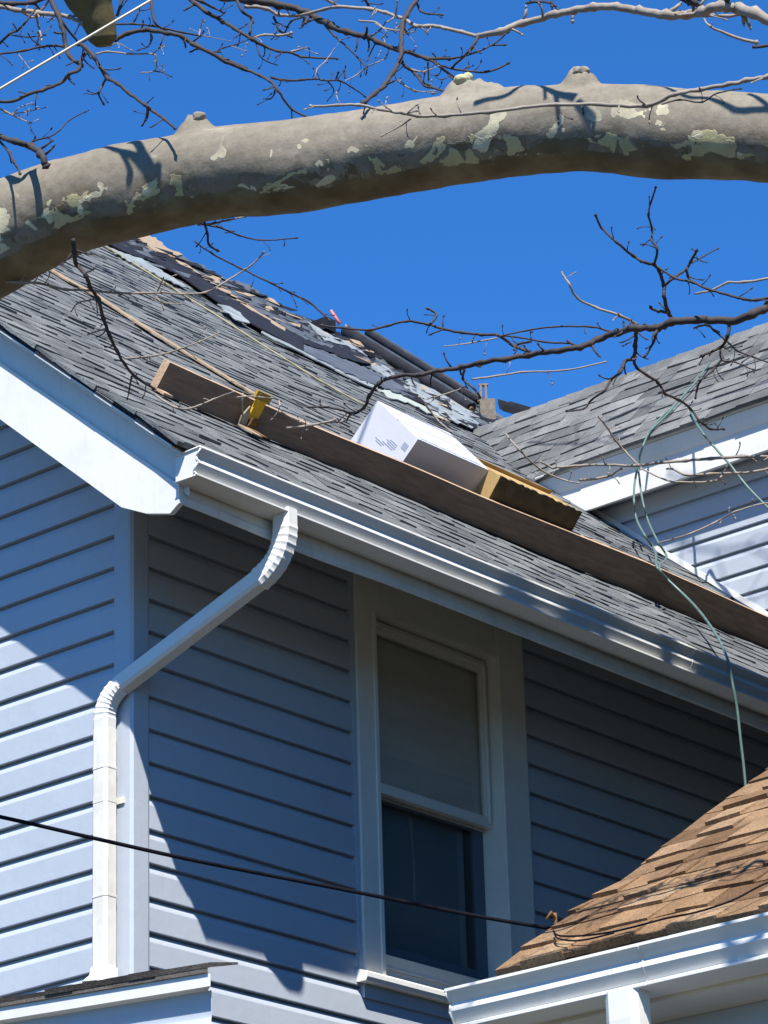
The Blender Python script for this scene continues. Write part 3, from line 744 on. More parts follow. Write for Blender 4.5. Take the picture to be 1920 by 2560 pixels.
simple('felt_strip', 'long black roofing felt strip below the tan battens near the ridge', 'roofing felt', M['felt'],
       lambda bm: wavy_strip(bm, z6([(330, 95), (470, 165), (600, 210), (740, 285), (860, 365), (1000, 460), (1140, 545), (1300, 630), (1450, 710), (1600, 780), (1700, 835)]), (30, 34), .035, .01, .02))
simple('felt_strip', 'greyish roofing felt along the skyline of the ridge', 'roofing felt', M['felt2'],
       lambda bm: poly(bm, z6([(640, 185), (700, 190), (830, 250), (960, 325), (1080, 352), (1180, 420), (1280, 490), (1400, 545), (1440, 590), (1470, 650), (1380, 640), (1200, 530), (1060, 440), (940, 365), (850, 305), (720, 230)]), .045, .012))
simple('felt_strip', 'black felt curling beside the pale sheets left of the felt roll', 'roofing felt', M['felt'],
       lambda bm: poly(bm, z5([(0, 225), (60, 245), (100, 255), (160, 245), (220, 260), (280, 290), (330, 330), (370, 318), (350, 350), (300, 345), (200, 320), (100, 275), (0, 245)]), .09, .012))
simple('felt_strip', 'charcoal felt lapping down to the tip of the bare twig', 'roofing felt', M['felt2'],
       lambda bm: poly(bm, z5([(0, 250), (120, 290), (260, 345), (400, 405), (520, 470), (600, 535), (480, 500), (340, 450), (160, 370), (0, 285)]), .05, .01))
simple('underlay_sheet', 'pale underlay sheet sliver at the upper left of the roof', 'sheet', M['sheet'],
       lambda bm: poly(bm, z6([(330, 148), (420, 185), (560, 235), (660, 300), (760, 365), (800, 385), (700, 350), (560, 280), (430, 215)]), .03, .008))
simple('underlay_sheet', 'pale green underlay patch in the middle of the black felt', 'sheet', M['sheet'],
       lambda bm: poly(bm, z6([(920, 455), (960, 462), (1020, 490), (1090, 555), (1040, 545), (970, 500)]), .065, .008))
simple('underlay_sheet', 'white sheet draped beneath the coral marker on the ridge', 'sheet', M['sheet'],
       lambda bm: poly(bm, z5([(20, 130), (60, 155), (140, 200), (230, 240), (330, 310), (290, 290), (220, 255), (150, 240), (110, 230), (60, 180)]), .10, .01))
simple('underlay_sheet', 'pale sheet square between the black felt and the branch fork', 'sheet', M['sheet'],
       lambda bm: poly(bm, z5([(350, 350), (400, 350), (475, 400), (470, 425), (420, 415), (350, 370)]), .09, .01))
simple('underlay_sheet', 'long pale sheet below the black felt roll above the carton', 'sheet', M['sheet'],
       lambda bm: poly(bm, z5([(500, 440), (560, 430), (640, 470), (760, 530), (870, 590), (935, 650), (870, 685), (760, 640), (640, 570), (560, 500)]), .05, .01))
simple('underlay_sheet', 'pale torn strip right above the white carton', 'sheet', plain('dull_underlay', (.33, .36, .31), .7, .2, .2, 8),
       lambda bm: poly(bm, z5([(380, 480), (450, 490), (560, 530), (640, 560), (760, 640), (700, 625), (560, 560), (430, 520)]), .035, .01))
# long pale edge below the black felt
simple('underlay_sheet', 'thin white sheet edge running below the long black felt strip', 'sheet', M['sheet'],
       lambda bm: wavy_strip(bm, z6([(1150, 600), (1250, 650), (1370, 705), (1500, 770), (1659, 850), (1750, 885)]), (5, 12), .03, .008, .01))
# battens
simple('wood_batten', 'tan wood batten along the ridge above the black felt', 'batten', M['tanwood'],
       lambda bm: wavy_strip(bm, z6([(490, 105), (600, 180), (700, 225), (800, 275), (890, 335), (960, 375), (1070, 462), (1200, 545), (1320, 615), (1390, 640)]), (10, 8), .09, .03, .02))
simple('wood_batten', 'second tan batten lying beside the ridge batten', 'batten', M['tanwood'],
       lambda bm: wavy_strip(bm, z6([(960, 360), (1060, 415), (1130, 460), (1200, 520)]), (8, 6), .12, .02, .01))
simple('wood_batten', 'crumpled tan wood splinters at the upper left end of the ridge', 'batten', M['tanwood'],
       lambda bm: poly(bm, z6([(480, 100), (540, 95), (600, 110), (640, 150), (690, 180), (740, 200), (700, 215), (640, 195), (600, 185), (560, 150)]), .12, .03))
simple('wood_batten', 'long pale lath lying on the shingles above the plank', 'batten', M['tanwood'],
       lambda bm: wavy_strip(bm, z6([(30, 255), (150, 330), (280, 400), (420, 490), (560, 580), (720, 680), (860, 765), (1000, 850), (1100, 910), (1190, 955)]), (6, 5), .025, .018, .01))
bm = bmesh.new(); tube(bm, [Rp(p[0], p[1], .02+.008*noise.noise(Vector((i*.5, 0, 0)))) for i, p in enumerate(smooth_path([(a, b, 0) for a, b in z6([(330, 150), (620, 330), (760, 420), (900, 505), (1100, 635), (1300, 760), (1480, 870), (1680, 980)])], 6))], (.0055, .0055), 6)
tag(mesh_obj('yellow_rope', bm, M['yrope'], None), 'thin yellowish rope stretched across the grey shingles mid-slope', 'rope')
# felt roll
def roll(label, a, b, r, off, group):
    o = thing('felt_roll', label, 'felt roll', Rp(*a, off), group)
    A = Rp(*a, off+r); B = Rp(*b, off+r); bm = bmesh.new()
    tube(bm, [A.lerp(B, k/12) for k in range(13)], [r*(1+.03*noise.noise(Vector((k, r*50, 0)))) for k in range(13)], 20); mesh_obj('sheet', bm, M['felt'], o)
    bm = bmesh.new(); d = (B-A).normalized(); tube(bm, [B, B+d*.02], (r*.45, r*.45), 14); mesh_obj('core', bm, M['rust'], o)
    bm = bmesh.new(); nn = (NR-d*NR.dot(d)).normalized(); sd = d.cross(nn)
    boxf(bm, A+nn*r*.9+sd*r*.2, B-A, sd*-.03, nn*.014); mesh_obj('loose_edge', bm, M['felt2'], o)
zz5 = z5([(215, 185), (865, 585), (330, 190), (905, 545)])
roll('black felt roll, lower of the two lying end to end at the ridge', zz5[0], zz5[1], .040, .0, 'rolls of black felt near the ridge')
roll('black felt roll, upper one silhouetted against the sky', zz5[2], zz5[3], .026, .03, 'rolls of black felt near the ridge')
# wooden post and slats at the wing ridge
wp_ = z5([(955, 640)])[0]
post = thing('wooden_post', 'short tan timber post with two slats at the valley of the roofs', 'post', Rp(*wp_, 0))
pp = Rp(*wp_, 0)
pxm = CF/((pp-CAM).dot(fw))     # pixels per metre there
hcam = Vector((rt.x, rt.y, 0)).normalized()
bm = bmesh.new(); boxf(bm, pp-hcam*(40*.48/pxm), hcam*(80*.48/pxm), Vector((-hcam.y, hcam.x, 0))*.09, (0, 0, 110*.48/pxm/.92)); mesh_obj('block', bm, plain('grey_timber', (.17, .14, .11), .85, .2, .4, 30), post)
for k, (x0, x1) in enumerate(((-38, -26), (-12, 0))):
    bm = bmesh.new(); boxf(bm, pp+hcam*(x0*.48/pxm)+Vector((0, 0, 108*.48/pxm/.92)), hcam*((x1-x0)*.48/pxm), Vector((-hcam.y, hcam.x, 0))*.03, (0, 0, 75*.48/pxm/.92)); mesh_obj('slat', bm, M['plank'], post)
bm = bmesh.new(); boxf(bm, pp-hcam*(42*.48/pxm)+Vector((0, 0, 182*.48/pxm/.92)), hcam*(50*.48/pxm), Vector((-hcam.y, hcam.x, 0))*.03, (0, 0, 9*.48/pxm)); mesh_obj('crosspiece', bm, M['plank'], post)
bm = bmesh.new()
q0 = z5([(1040, 600)])[0]; p0 = Rp(*q0, .02); h2 = 50*.48/pxm
for k in range(7):
    c = p0+hcam*(random.uniform(-50, 40)*.48/pxm)+Vector((0, 0, random.uniform(0, h2)))
    boxf(bm, c, hcam*.14+Vector((0, 0, -.05)), Vector((.02, .09, 0)), (random.uniform(-.02, .02), 0, .05))
tag(mesh_obj('debris_heap', bm, M['felt'], None), 'dark heap of torn shingles on the skyline right of the post', 'debris')
m1 = z5([(185, 115)])[0]; p = Rp(m1[0], m1[1]+14, .12)
mk = thing('marker', 'small coral marker standing on the ridge beside a dark clod', 'marker', p)
bm = bmesh.new(); tube(bm, [p, p+Vector((-.02, -.02, .05)), p+Vector((-.04, -.04, .10))], (.013, .008), 8); mesh_obj('stick', bm, M['coral'], mk)
bm = bmesh.new(); box(bm, p.x-.14, p.x+.0, p.y-.14, p.y-.04, p.z-.08, p.z+.01); mesh_obj('clod', bm, M['felt'], mk)
simple('wood_batten', 'short tan slat crossing the upper felt roll below the coral marker', 'batten', M['tanwood'],
       lambda bm: wavy_strip(bm, z5([(215, 150), (260, 200), (300, 260), (350, 300)]), (6, 5), .30, .015, .0))

# torn-off shingle litter along the ridge: far too many bits to count
bm = bmesh.new(); rl = random.Random(5)
band = smooth_path([(a, b, 0) for a, b in z6([(380, 110), (560, 165), (720, 235), (900, 350), (1080, 440), (1250, 530), (1400, 600), (1560, 680), (1700, 760)])]+[(a, b, 0) for a, b in z5([(520, 480), (700, 570), (860, 650)])], 14)
for c in band:
    for k in range(2):
        x = c.x+rl.gauss(0, 9); y = c.y+rl.gauss(0, 14); p = Rp(x, y, .015)
        if p.x < RIDGE+.02: p = Vector((RIDGE+.05, p.y, Z0-PT*(RIDGE+.05)+.03))
        if p.y > 9.5: continue
        u_ = Vector((0, 1, 0))*rl.uniform(.05, .32); v_ = DS*rl.uniform(.015, .07)+Vector((0, rl.uniform(-.02, .02), 0))
        q = [p, p+u_+NR*rl.uniform(0, .035), p+u_*rl.uniform(.6, 1.2)+v_+NR*rl.uniform(0, .02), p+v_*rl.uniform(.5, 1)]
        slab(bm, q, NR, .004, rl.choice((0, 0, 0, 0, 1, 1, 1, 0, 2)))
lt = mesh_obj('shingle_litter', bm, [M['felt'], M['felt2'], M['tanwood']]); lt['kind'] = 'stuff'; lt['label'] = 'torn shingle and felt scraps littering the ridge'; lt['category'] = 'litter'
# ---------------------------------------------------------------- hose and wires
zh = Z(1400, 840, 520/1659)
NWc = NW.dot(Vector((0, WE, WZE)))
def wing(p, o=.03): return onpl(p[0], p[1], NW, NWc+o)
def ycut(p, y): return onax(p[0], p[1], 1, y)
hose = thing('garden_hose', 'green hose looped over the wing roof and hanging past the white gutter', 'hose', (0, 5, 8))
A1 = [wing(p) for p in zh([(1190, 215), (1100, 345), (980, 480), (850, 630), (720, 760), (665, 870)])]+[ycut(p, 5.62) for p in zh([(635, 960), (615, 1060), (595, 1180)])]+[ycut(p, 5.3) for p in zh([(590, 1300), (608, 1450)])]+[ycut(p, 4.9) for p in zh([(670, 1580), (760, 1720)])]
tail = [ (1430*K, 1240*K), (1470*K, 1275*K), (1510*K, 1315*K)]
A1 += [onax(*p, 0, -.01) for p in [(1418*K, 1222*K), (1436*K, 1246*K)]]
A1 += [onax(1500*K, 1308*K, 0, .15), onax(1545*K, 1368*K, 0, .55), onax(1572*K, 1425*K, 0, .765), onax(1582*K, 1475*K, 0, .80)]
A1 += [onax(x*K, y*K, 0, .80) for x, y in ((1592, 1530), (1600, 1600), (1607, 1660), (1612, 1720), (1616, 1800))]
bm = bmesh.new(); tube(bm, smooth_path(A1, 6), (.0062, .0062), 8); mesh_obj('strand', bm, M['hose'], hose)
A2 = [ycut(p, 5.66) for p in zh([(625, 1020), (632, 1120), (645, 1230)])]+[ycut(p, 5.4) for p in zh([(665, 1340), (705, 1480)])]+[ycut(p, 5.0) for p in zh([(780, 1640), (850, 1760)])]+[onax(1424*K, 1225*K, 0, -.01), onax(1440*K, 1250*K, 0, .0)]
bm = bmesh.new(); tube(bm, smooth_path([wing(p) for p in zh([(900, 560), (760, 700), (680, 830)])]+A2, 6), (.0058, .0058), 8); mesh_obj('strand', bm, M['hose'], hose)
A3 = [wing(p) for p in zh([(1040, 590), (1090, 700), (1150, 790)])]+[ycut(p, 5.60) for p in zh([(1200, 850), (1270, 930), (1350, 1020), (1420, 1110), (1520, 1230), (1659, 1370), (1850, 1560)])]
bm = bmesh.new(); tube(bm, smooth_path(A3, 6), (.0066, .0066), 8); mesh_obj('strand', bm, M['hose'], hose)

# ---------------------------------------------------------------- nearer brown-shingled porch, lower right
GY = -1.6
porch = thing('neighbouring_house', 'nearer house corner with brown shingle roof, white gutter and short white downspout', 'house', (2.9, -1.4, 0))
gp = gutter('gutter', (2.745, GY+.126, 3.650), (9.5, GY+.126, 3.656), (0, -1, 0), porch, M['white'], seams=(.62,))
PP = .635; NP = Vector((0, -PP, 1)).normalized(); UPp = Vector((0, 1, PP)).normalized()
ex_, ey_, ez_ = 2.885, GY+.05, 3.785
bm = bmesh.new()
shingles(bm, (ex_, ey_, ez_), (1, 0, 0), UPp, NP, 6.6, 2.6, .132, None, (.003, .0115), .08, .17, .012, .16)
mesh_obj('roof', bm, M['brownshingle'], porch)
bm = bmesh.new(); a = Vector((ex_+.012, ey_+.01, ez_))-NP*.014
slab(bm, [a, a+Vector((6.6, 0, 0)), a+Vector((6.6, 0, 0))+UPp*2.6, a+UPp*2.6], -NP, .04); mesh_obj('roof_deck', bm, M['rust'], porch)
bm = bmesh.new(); box(bm, 2.80, 9.5, GY+.128, GY+.15, 3.652, 3.76); mesh_obj('fascia', bm, M['cream'], porch)
bm = bmesh.new(); box(bm, 2.80, 9.5, GY+.151, GY+.75, 3.642, 3.655); mesh_obj('soffit', bm, M['cream'], porch)
pl_ = onax(1530, 2510, 1, GY+.10)
bm = bmesh.new(); box(bm, 3.10, 9.5, GY+.34, GY+.40, 0, 3.641)
mesh_obj('wall', bm, M['greyblue'], porch)
px = onax(1515, 2540, 1, GY+.16).x; px2 = onax(1602, 2540, 1, GY+.16).x
px = onax(1515, 2540, 1, GY+.03).x; px2 = onax(1598, 2540, 1, GY+.03).x
bm = bmesh.new(); cc = Vector(((px+px2)/2, GY+.055, 0))
boxpipe(bm, [cc+Vector((0, 0, 3.655)), cc+Vector((0, 0, 3.58)), cc+Vector((0, .0, 3.52)), cc+Vector((.02, .06, 3.44)), cc+Vector((.03, .2, 3.30)), cc+Vector((.03, .24, 3.2)), cc+Vector((.03, .24, 0))], (px2-px)/2, .036, Vector((1, 0, 0)))
mesh_obj('downspout', bm, M['white'], porch)
# unseen block beyond the right frame edge, added to shade the eave-side wall
bm = bmesh.new(); box(bm, 3.25, 9.6, .40, 13, 0, 10.2)
mesh_obj('wall', bm, plain('brown_shade_block', (.07, .055, .045), .8, .2, .2, 3, .3), porch)

# cables
def cab(name, label, pts, r, mat, cat='cable', seg=8):
    bm = bmesh.new(); tube(bm, smooth_path(pts, 6), (r, r), seg)
    return tag(mesh_obj(name, bm, mat, None), label, cat)
anc = onax(1200*K, 2000*K, 1, -1.30)
dA = (anc-CAM).dot(fw)
c_ = [at(-900, 2370-0, dA-1.2), at(-400, 1958, dA-.8), at(0, 2042, dA-.6), at(237, 2096, dA-.48), at(500, 2154, dA-.35), at(900, 2232, dA-.17), at(1180, 2288, dA-.06), at(1380, 2322, dA)]
c_[0] = at(-900, 1860, dA-1.2)
cab('overhead_cable', 'black cable sagging across the wall and window to the porch roof', c_, .0055, M['cable'])
z4 = Z(1100, 1860, 820/1659)
def onp(p, o=.02): return onpl(p[0], p[1], NP, NP.dot(Vector((ex_, ey_, ez_)))+o)
k1 = [onp(p, .03) for p in z4([(575, 945), (590, 965), (640, 972), (740, 968), (870, 950), (1000, 920), (1150, 880), (1300, 850), (1480, 790), (1659, 700), (1900, 620)])]
cab('roof_cable', 'thin dark cable lying along the brown shingles, upper of two', k1, .0026, M['cable'])
k2 = [onp(p, .03) for p in z4([(578, 960), (600, 985), (680, 995), (760, 985), (880, 955)])]
cab('roof_cable', 'short dark cable tail looping back beside the cable anchor', k2, .0024, M['cable'])
bm = bmesh.new(); tube(bm, [anc-Vector((0, 0, .02)), anc+Vector((0, 0, .035))], (.006, .006), 8); tube(bm, [anc+Vector((0, 0, .02)), anc+Vector((.01, -.03, .03)), anc+Vector((.0, -.04, .01))], (.004, .004), 6)
tag(mesh_obj('cable_hook', bm, M['rust'], None), 'rusty hook holding the black cable at the porch roof edge', 'hook')
cab('overhead_wire', 'pale shiny wire crossing the sky at the upper left', [at(-600, 578, 5.6), at(-200, 341, 5.7), at(0, 222, 5.75), at(378, 0, 5.85), at(720, -200, 6.0), at(1100, -420, 6.1)], .0024, M['wire'], 'wire')

# ---------------------------------------------------------------- sycamore tree
tree = thing('sycamore_tree', 'leafless sycamore with thick mottled limb arching across the top and bare twigs', 'tree', (7.6, .6, 0))
# limb: centreline and half width from its upper and lower outline
top = [(-260, 590), (-120, 505), (0, 448), (116, 405), (231, 376), (428, 341), (532, 318), (775, 295), (960, 263), (1116, 240), (1249, 222), (1423, 212), (1560, 213), (1654, 218), (1920, 236), (2100, 262)]
bot = [(-160, 830), (-50, 765), (50, 705), (191, 640), (301, 603), (440, 567), (560, 547), (830, 520), (1010, 486), (1190, 452), (1300, 437), (1440, 432), (1560, 437), (1654, 443), (1920, 460), (2090, 485)]
LD = 7.5
cl = []
for a, b in zip(top, bot):
    c = ((a[0]+b[0])/2, (a[1]+b[1])/2); hw = math.hypot(a[0]-b[0], a[1]-b[1])/2
    d = LD-(c[0]-960)*.0004
    cl.append((at(c[0], c[1], d), hw/CF*d))
endp = cl[-1][0]; dirn = (cl[-1][0]-cl[-3][0]).normalized()
cl.append((endp+dirn*.8+Vector((0, 0, -.05)), cl[-1][1]*1.06)); cl.append((endp+dirn*1.8+Vector((0, 0, -.5)), cl[-1][1]*1.15)); cl.append((endp+dirn*2.5+Vector((0, 0, -1.3)), cl[-1][1]*1.25))
start = cl[0][0]; d0 = (cl[0][0]-cl[2][0]).normalized()
cl.insert(0, (start+d0*.7+Vector((0, 0, -.1)), cl[0][1]*.85)); cl.insert(0, (start+d0*1.5+Vector((0, 0, -.1)), cl[0][1]*.6))
LN = 22
sp = smooth_path([c[0] for c in cl], LN)
rads = []
for i in range(len(cl)-1):
    for k in range(LN): t = k/LN; rads.append(cl[i][1]*(1-t)+cl[i+1][1]*t)
rads.append(cl[-1][1])
knobs = []
for (kx, ky, amp, sg) in ((488, 328, .028, .036), (1158, 230, .027, .036), (1222, 225, .016, .030), (1452, 208, .030, .033)):
    knobs.append((at(kx, ky+10, LD-(kx-960)*.0004), amp, sg))
bm = bmesh.new(); rings = []; SEG = 96
tv = (sp[1]-sp[0]).normalized()
sides = {}
view_up = up
for i, p in enumerate(sp):
    t = (sp[min(i+1, len(sp)-1)]-sp[max(i-1, 0)]).normalized()
    a = (view_up-t*view_up.dot(t)).normalized(); b = t.cross(a); ring = []
    for k in range(SEG):
        th_ = 2*math.pi*k/SEG; n_ = a*math.cos(th_)+b*math.sin(th_); q = p+n_*rads[i]
        h = .007*noise.noise(q*5)+.003*noise.noise(q*14)+.0012*noise.noise(q*40)
        q2 = q+n_*h
        for kp, amp, sg in knobs:
            dd = (q-kp).length
            if dd < sg*2.2 and n_.dot(up) > .1:
                tt = max(0, min(1, 1.5-dd/sg)); q2 = q2+(up*.75+n_*.25)*amp*(tt*tt*(3-2*tt))*(1+.55*noise.noise(q*32)+.35*noise.noise(q*80))
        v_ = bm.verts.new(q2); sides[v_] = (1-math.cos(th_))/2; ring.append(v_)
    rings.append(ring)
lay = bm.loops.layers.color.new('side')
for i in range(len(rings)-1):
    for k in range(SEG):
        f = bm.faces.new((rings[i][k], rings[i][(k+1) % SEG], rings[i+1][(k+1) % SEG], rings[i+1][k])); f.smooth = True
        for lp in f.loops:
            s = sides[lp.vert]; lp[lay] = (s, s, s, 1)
bm.faces.new(rings[0]); bm.faces.new(rings[-1])
bmesh.ops.recalc_face_normals(bm, faces=bm.faces[:])
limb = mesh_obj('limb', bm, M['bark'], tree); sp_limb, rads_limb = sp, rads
# pale callus on two knobs
for (kx, ky, r_, hgt_, col_) in ((496, 296, .017, 1.0, 0), (478, 306, .013, .9, 0), (1155, 208, .020, .9, 1), (1168, 198, .013, 1.0, 1), (1140, 214, .012, .8, 1),
                                 (1446, 178, .014, 1.0, 0), (1462, 180, .014, 1.0, 0)):
    bm = bmesh.new(); bmesh.ops.create_icosphere(bm, subdivisions=4, radius=r_)
    of = Vector((kx, ky, 1))
    for v_ in bm.verts:
        f_ = 1+.35*noise.noise(v_.co*38+of)+.18*noise.noise(v_.co*95+of)
        v_.co = Vector((v_.co.x, v_.co.y, v_.co.z*hgt_))*f_
    bmesh.ops.translate(bm, verts=bm.verts, vec=at(kx, ky, LD-(kx-960)*.0004-.01))
    mesh_obj('knob', bm, plain('pale_callus', (.44, .42, .25), .85, .2, .25, 40, .6) if col_ else plain('knob_bark', (.25, .215, .165), .85, .2, .3, 30, .8), tree, True)
# trunk out of frame to the right
e = cl[-1][0]; bm = bmesh.new()
tp = smooth_path([(e.x+.25, e.y+.2, 0), (e.x+.22, e.y+.15, 1.2), (e.x+.12, e.y+.08, 2.4), (e.x, e.y, e.z-.1), (e.x+.1, e.y, e.z+1.8), (e.x+.5, e.y+.3, e.z+4)], 8)
tube(bm, tp, [.34-.20*i/(len(tp)-1) for i in range(len(tp))], 32)
lay = bm.loops.layers.color.new('side')
for f in bm.faces:
    for lp in f.loops: lp[lay] = (.4, .4, .4, 1)
mesh_obj('trunk', bm, M['bark'], tree)

r1 = Z(0, 0, 640/1659); r2 = Z(480, 0, 640/1659); r3 = Z(1000, 0, 920/1659); r4 = Z(1280, 440, 640/1659); r5 = z5; r6 = z6; r7 = zh
rz_ = Z(1200, 740, 720/1659)
def branch(pts, ra, rb, d0, d1=None, mat='twig', name='branch', twigs=2, seed=0):
    """pts photo px, ra/rb radius px at start/end, depth d0->d1"""
    rnd = random.Random(int(pts[0][0]*7+pts[-1][1]*13)+seed)
    d1 = d0 if d1 is None else d1; n = len(pts); P = []
    for i, p in enumerate(pts):
        d = d0+(d1-d0)*i/(n-1)+.05*rnd.uniform(-1, 1); P.append(at(p[0], p[1], d))
    sp = smooth_path(P, 5); m_ = len(sp); bm = bmesh.new(); rr = []
    for i in range(m_):
        t = i/(m_-1); r = (ra+(rb-ra)*t)*.5/CF*d0*1.34
        if i % 5 == 0 and 0 < i < m_-1: r *= 1.0+rnd.uniform(.1, .45)      # nodes
        sp[i] = sp[i]+Vector((rnd.uniform(-1, 1), rnd.uniform(-1, 1), rnd.uniform(-1, 1)))*r*.25
        rr.append(r)
    tube(bm, sp, rr, 7)
    for k in range(twigs):                      # short spurs with buds
        i = rnd.randint(1, m_-2); t = (sp[i+1]-sp[i-1]).normalized()
        s = Vector((rnd.uniform(-1, 1), rnd.uniform(-1, 1), rnd.uniform(-1, 1))); s = (s-t*s.dot(t)).normalized()
        L_ = rnd.uniform(.008, .03)+rr[i]*1.5; q = sp[i]+s*L_+t*L_*.5
        tube(bm, [sp[i], sp[i].lerp(q, .6)+t*.002, q], [rr[i]*.5, rr[i]*.35, rr[i]*.25+.0006], 5)
        q2 = q+s*.005; tube(bm, [q, q2, q2+s*.004], [rr[i]*.3+.0006, .0022, .0006], 5)
    # bud at the tip
    e_ = sp[-1]; dd = (sp[-1]-sp[-2]).normalized(); tube(bm, [e_, e_+dd*.005, e_+dd*.012], [rr[-1], rr[-1]*1.5+.0005, .0005], 6)
    return mesh_obj(name, bm, M[mat], tree)
B = branch
# stub hanging at the top left
bm = bmesh.new(); st = [at(p[0], p[1], 8.2) for p in r1([(540, -120), (560, -60), (610, 60), (650, 170), (665, 250), (672, 300)])]
spx = smooth_path(st, 6); rs_ = [170, 160, 125, 105, 95, 45]; rr = []
for i in range(len(rs_)-1):
    for k in range(6): rr.append((rs_[i]+(rs_[i+1]-rs_[i])*k/6)*.3858/CF*8.2*(1+.08*noise.noise(Vector((i+k/6, 3, 3)))))
rr.append(rs_[-1]*.3858/CF*8.2); tube(bm, spx, rr, 24); mesh_obj('broken_stub', bm, M['stub'], tree)
B(r1([(740, 265), (830, 215), (960, 195), (1090, 215), (1180, 240), (1280, 300), (1380, 350), (1460, 400), (1600, 450)])+r2([(0, 285), (100, 330), (220, 400), (350, 450), (440, 490), (510, 530), (560, 590), (640, 700), (740, 758)]), 9, 4, 8.3, 7.9, twigs=12)
B(r2([(510, 500), (590, 518), (700, 520), (800, 510), (850, 520), (960, 525), (1040, 570), (1110, 615)]), 5, 2.5, 8, 8.1, twigs=7)
B(r2([(800, 510), (810, 450), (870, 390), (920, 320)]), 2.5, 1.5, 8, 8.1, 'paletwig')
B(r2([(880, 525), (920, 590), (880, 650)]), 3, 1.5, 8.1)
B(r2([(530, 560), (535, 600), (510, 640), (470, 640)]), 4, 2, 8)
B(r2([(645, 700), (648, 770)]), 3, 2, 8, twigs=0)
B(r1([(980, 0), (1000, 140), (1060, 190)]), 6, 4, 8.4)
B(r1([(975, 215), (985, 250), (960, 300), (910, 320)]), 4, 2, 8.4)
B(r1([(500, 285), (545, 300), (610, 370), (690, 500), (760, 540), (830, 600), (940, 680), (990, 720), (1060, 770), (1130, 828)]), 8, 4.5, 8, 7.6, twigs=8)
B(r1([(690, 505), (660, 560), (640, 610), (665, 665)]), 5, 3, 7.9)
B(r1([(640, 600), (600, 612), (555, 605)]), 3, 1.5, 7.9, twigs=0)
B(r1([(955, 695), (950, 750), (932, 800)]), 4, 3, 7.8, twigs=1)
B(r1([(950, 670), (990, 635)]), 3, 1.5, 7.8, twigs=0)
B(r1([(560, 340), (520, 400), (515, 450), (450, 480), (400, 530), (290, 580), (180, 610), (80, 655), (-60, 655)]), 7, 6, 8, 7.8, twigs=8)
B(r1([(300, -40), (380, 100), (410, 210), (430, 310), (450, 370), (520, 420)]), 10, 7, 8.2, 8, twigs=4)
B(r1([(300, -40), (410, 150), (500, 265)]), 6, 4, 8.4)
B(r1([(-60, 30), (100, 60), (250, 85), (350, 90), (450, 110), (530, 150)]), 10, 7, 8.4, 8.2, 'paletwig', twigs=5)
B(r1([(-40, 10), (80, 25), (210, 15), (330, -30)]), 8, 8, 8.3, 8.3, twigs=3)
B(r1([(-40, 355), (150, 330), (280, 300), (430, 300)]), 4, 5, 8.2, twigs=6)
B(r1([(180, 210), (210, 260), (270, 300)]), 3, 2, 8.3); B(r1([(110, 340), (180, 430)]), 2, 1.5, 8.3, mat='paletwig')
B(r1([(230, 90), (250, 170), (270, 250)]), 5, 3, 8.3, mat='paletwig')
B(r1([(-20, 300), (60, 220), (110, 200), (160, 150), (230, 60)]), 5, 4, 8.3, twigs=4)
B(r1([(60, 225), (180, 240), (280, 230)]), 3, 2, 8.3); B(r1([(120, 60), (200, 110), (260, 100)]), 6, 3, 8.4, mat='paletwig')
B(r1([(-80, 850), (0, 885), (100, 920), (200, 948), (270, 1000), (295, 1060)]), 10, 13, 7.9, 7.6, twigs=4)
B(r1([(0, 915), (60, 990), (90, 1050), (130, 1120)]), 5, 4, 7.9, 7.6)
B(r1([(200, 930), (240, 905), (310, 890), (380, 850), (450, 780), (540, 730)]), 4, 2, 7.9)
B(r1([(300, 890), (340, 910)]), 3, 1.5, 7.9, twigs=0)
B(r1([(-40, 690), (30, 720), (90, 750), (130, 770), (195, 795)]), 4, 2, 8.4, mat='paletwig', twigs=4)
B(r1([(20, 730), (100, 735), (190, 720), (280, 700)]), 3, 1.5, 8.4, mat='paletwig'); B(r1([(90, 730), (140, 690), (200, 670)]), 2.5, 1.5, 8.4, mat='paletwig')
B(r1([(620, 350), (700, 335), (850, 350), (990, 350), (1015, 390), (1000, 460), (930, 470)]), 4, 2, 8.3, mat='paletwig', twigs=5)
B(r1([(1000, 460), (1050, 468), (1095, 490)]), 2.5, 1.5, 8.3); B(r1([(990, 350), (1050, 300)]), 2.5, 1.5, 8.3, mat='paletwig')
B(r1([(700, 310), (760, 280), (840, 320)]), 2.5, 1.5, 8.3, mat='paletwig')
B(r1([(760, 100), (780, 40), (790, -20)]), 6, 5, 8.5); B(r1([(700, 160), (860, 155), (1000, 170), (1180, 210), (1290, 230)]), 4, 3.5, 8.4, twigs=5)
B(r1([(1290, 230), (1300, 180), (1315, 130)]), 3, 1.5, 8.4, mat='paletwig'); B(r1([(1290, 230), (1360, 240), (1480, 265)]), 2, 1.2, 8.4, mat='paletwig')
B(r1([(1400, 335), (1450, 310), (1520, 290), (1600, 260)]), 3, 2, 8.3); B(r1([(1500, 300), (1580, 325)]), 2, 1.2, 8.3, mat='paletwig')
B(r2([(-40, -30), (20, 20), (100, 80), (200, 140), (270, 180), (390, 255), (470, 300), (560, 330), (640, 340), (720, 370), (930, 378)]), 9, 3.5, 8.6, 8.3, twigs=10)
B(r2([(640, 335), (700, 320), (740, 310)]), 5, 2, 8.3, mat='paletwig'); B(r2([(415, 280), (440, 360), (490, 400), (545, 420)]), 3, 2, 8.4)
B(r2([(0, -20), (60, 10), (140, 50), (190, 75)]), 7, 3, 8.5)
B(r2([(290, 0), (330, 80), (385, 120), (375, 215), (370, 240)]), 6, 4, 8.6)
B(r2([(400, 245), (470, 225), (560, 230), (630, 220)]), 4, 5, 8.6, mat='paletwig')
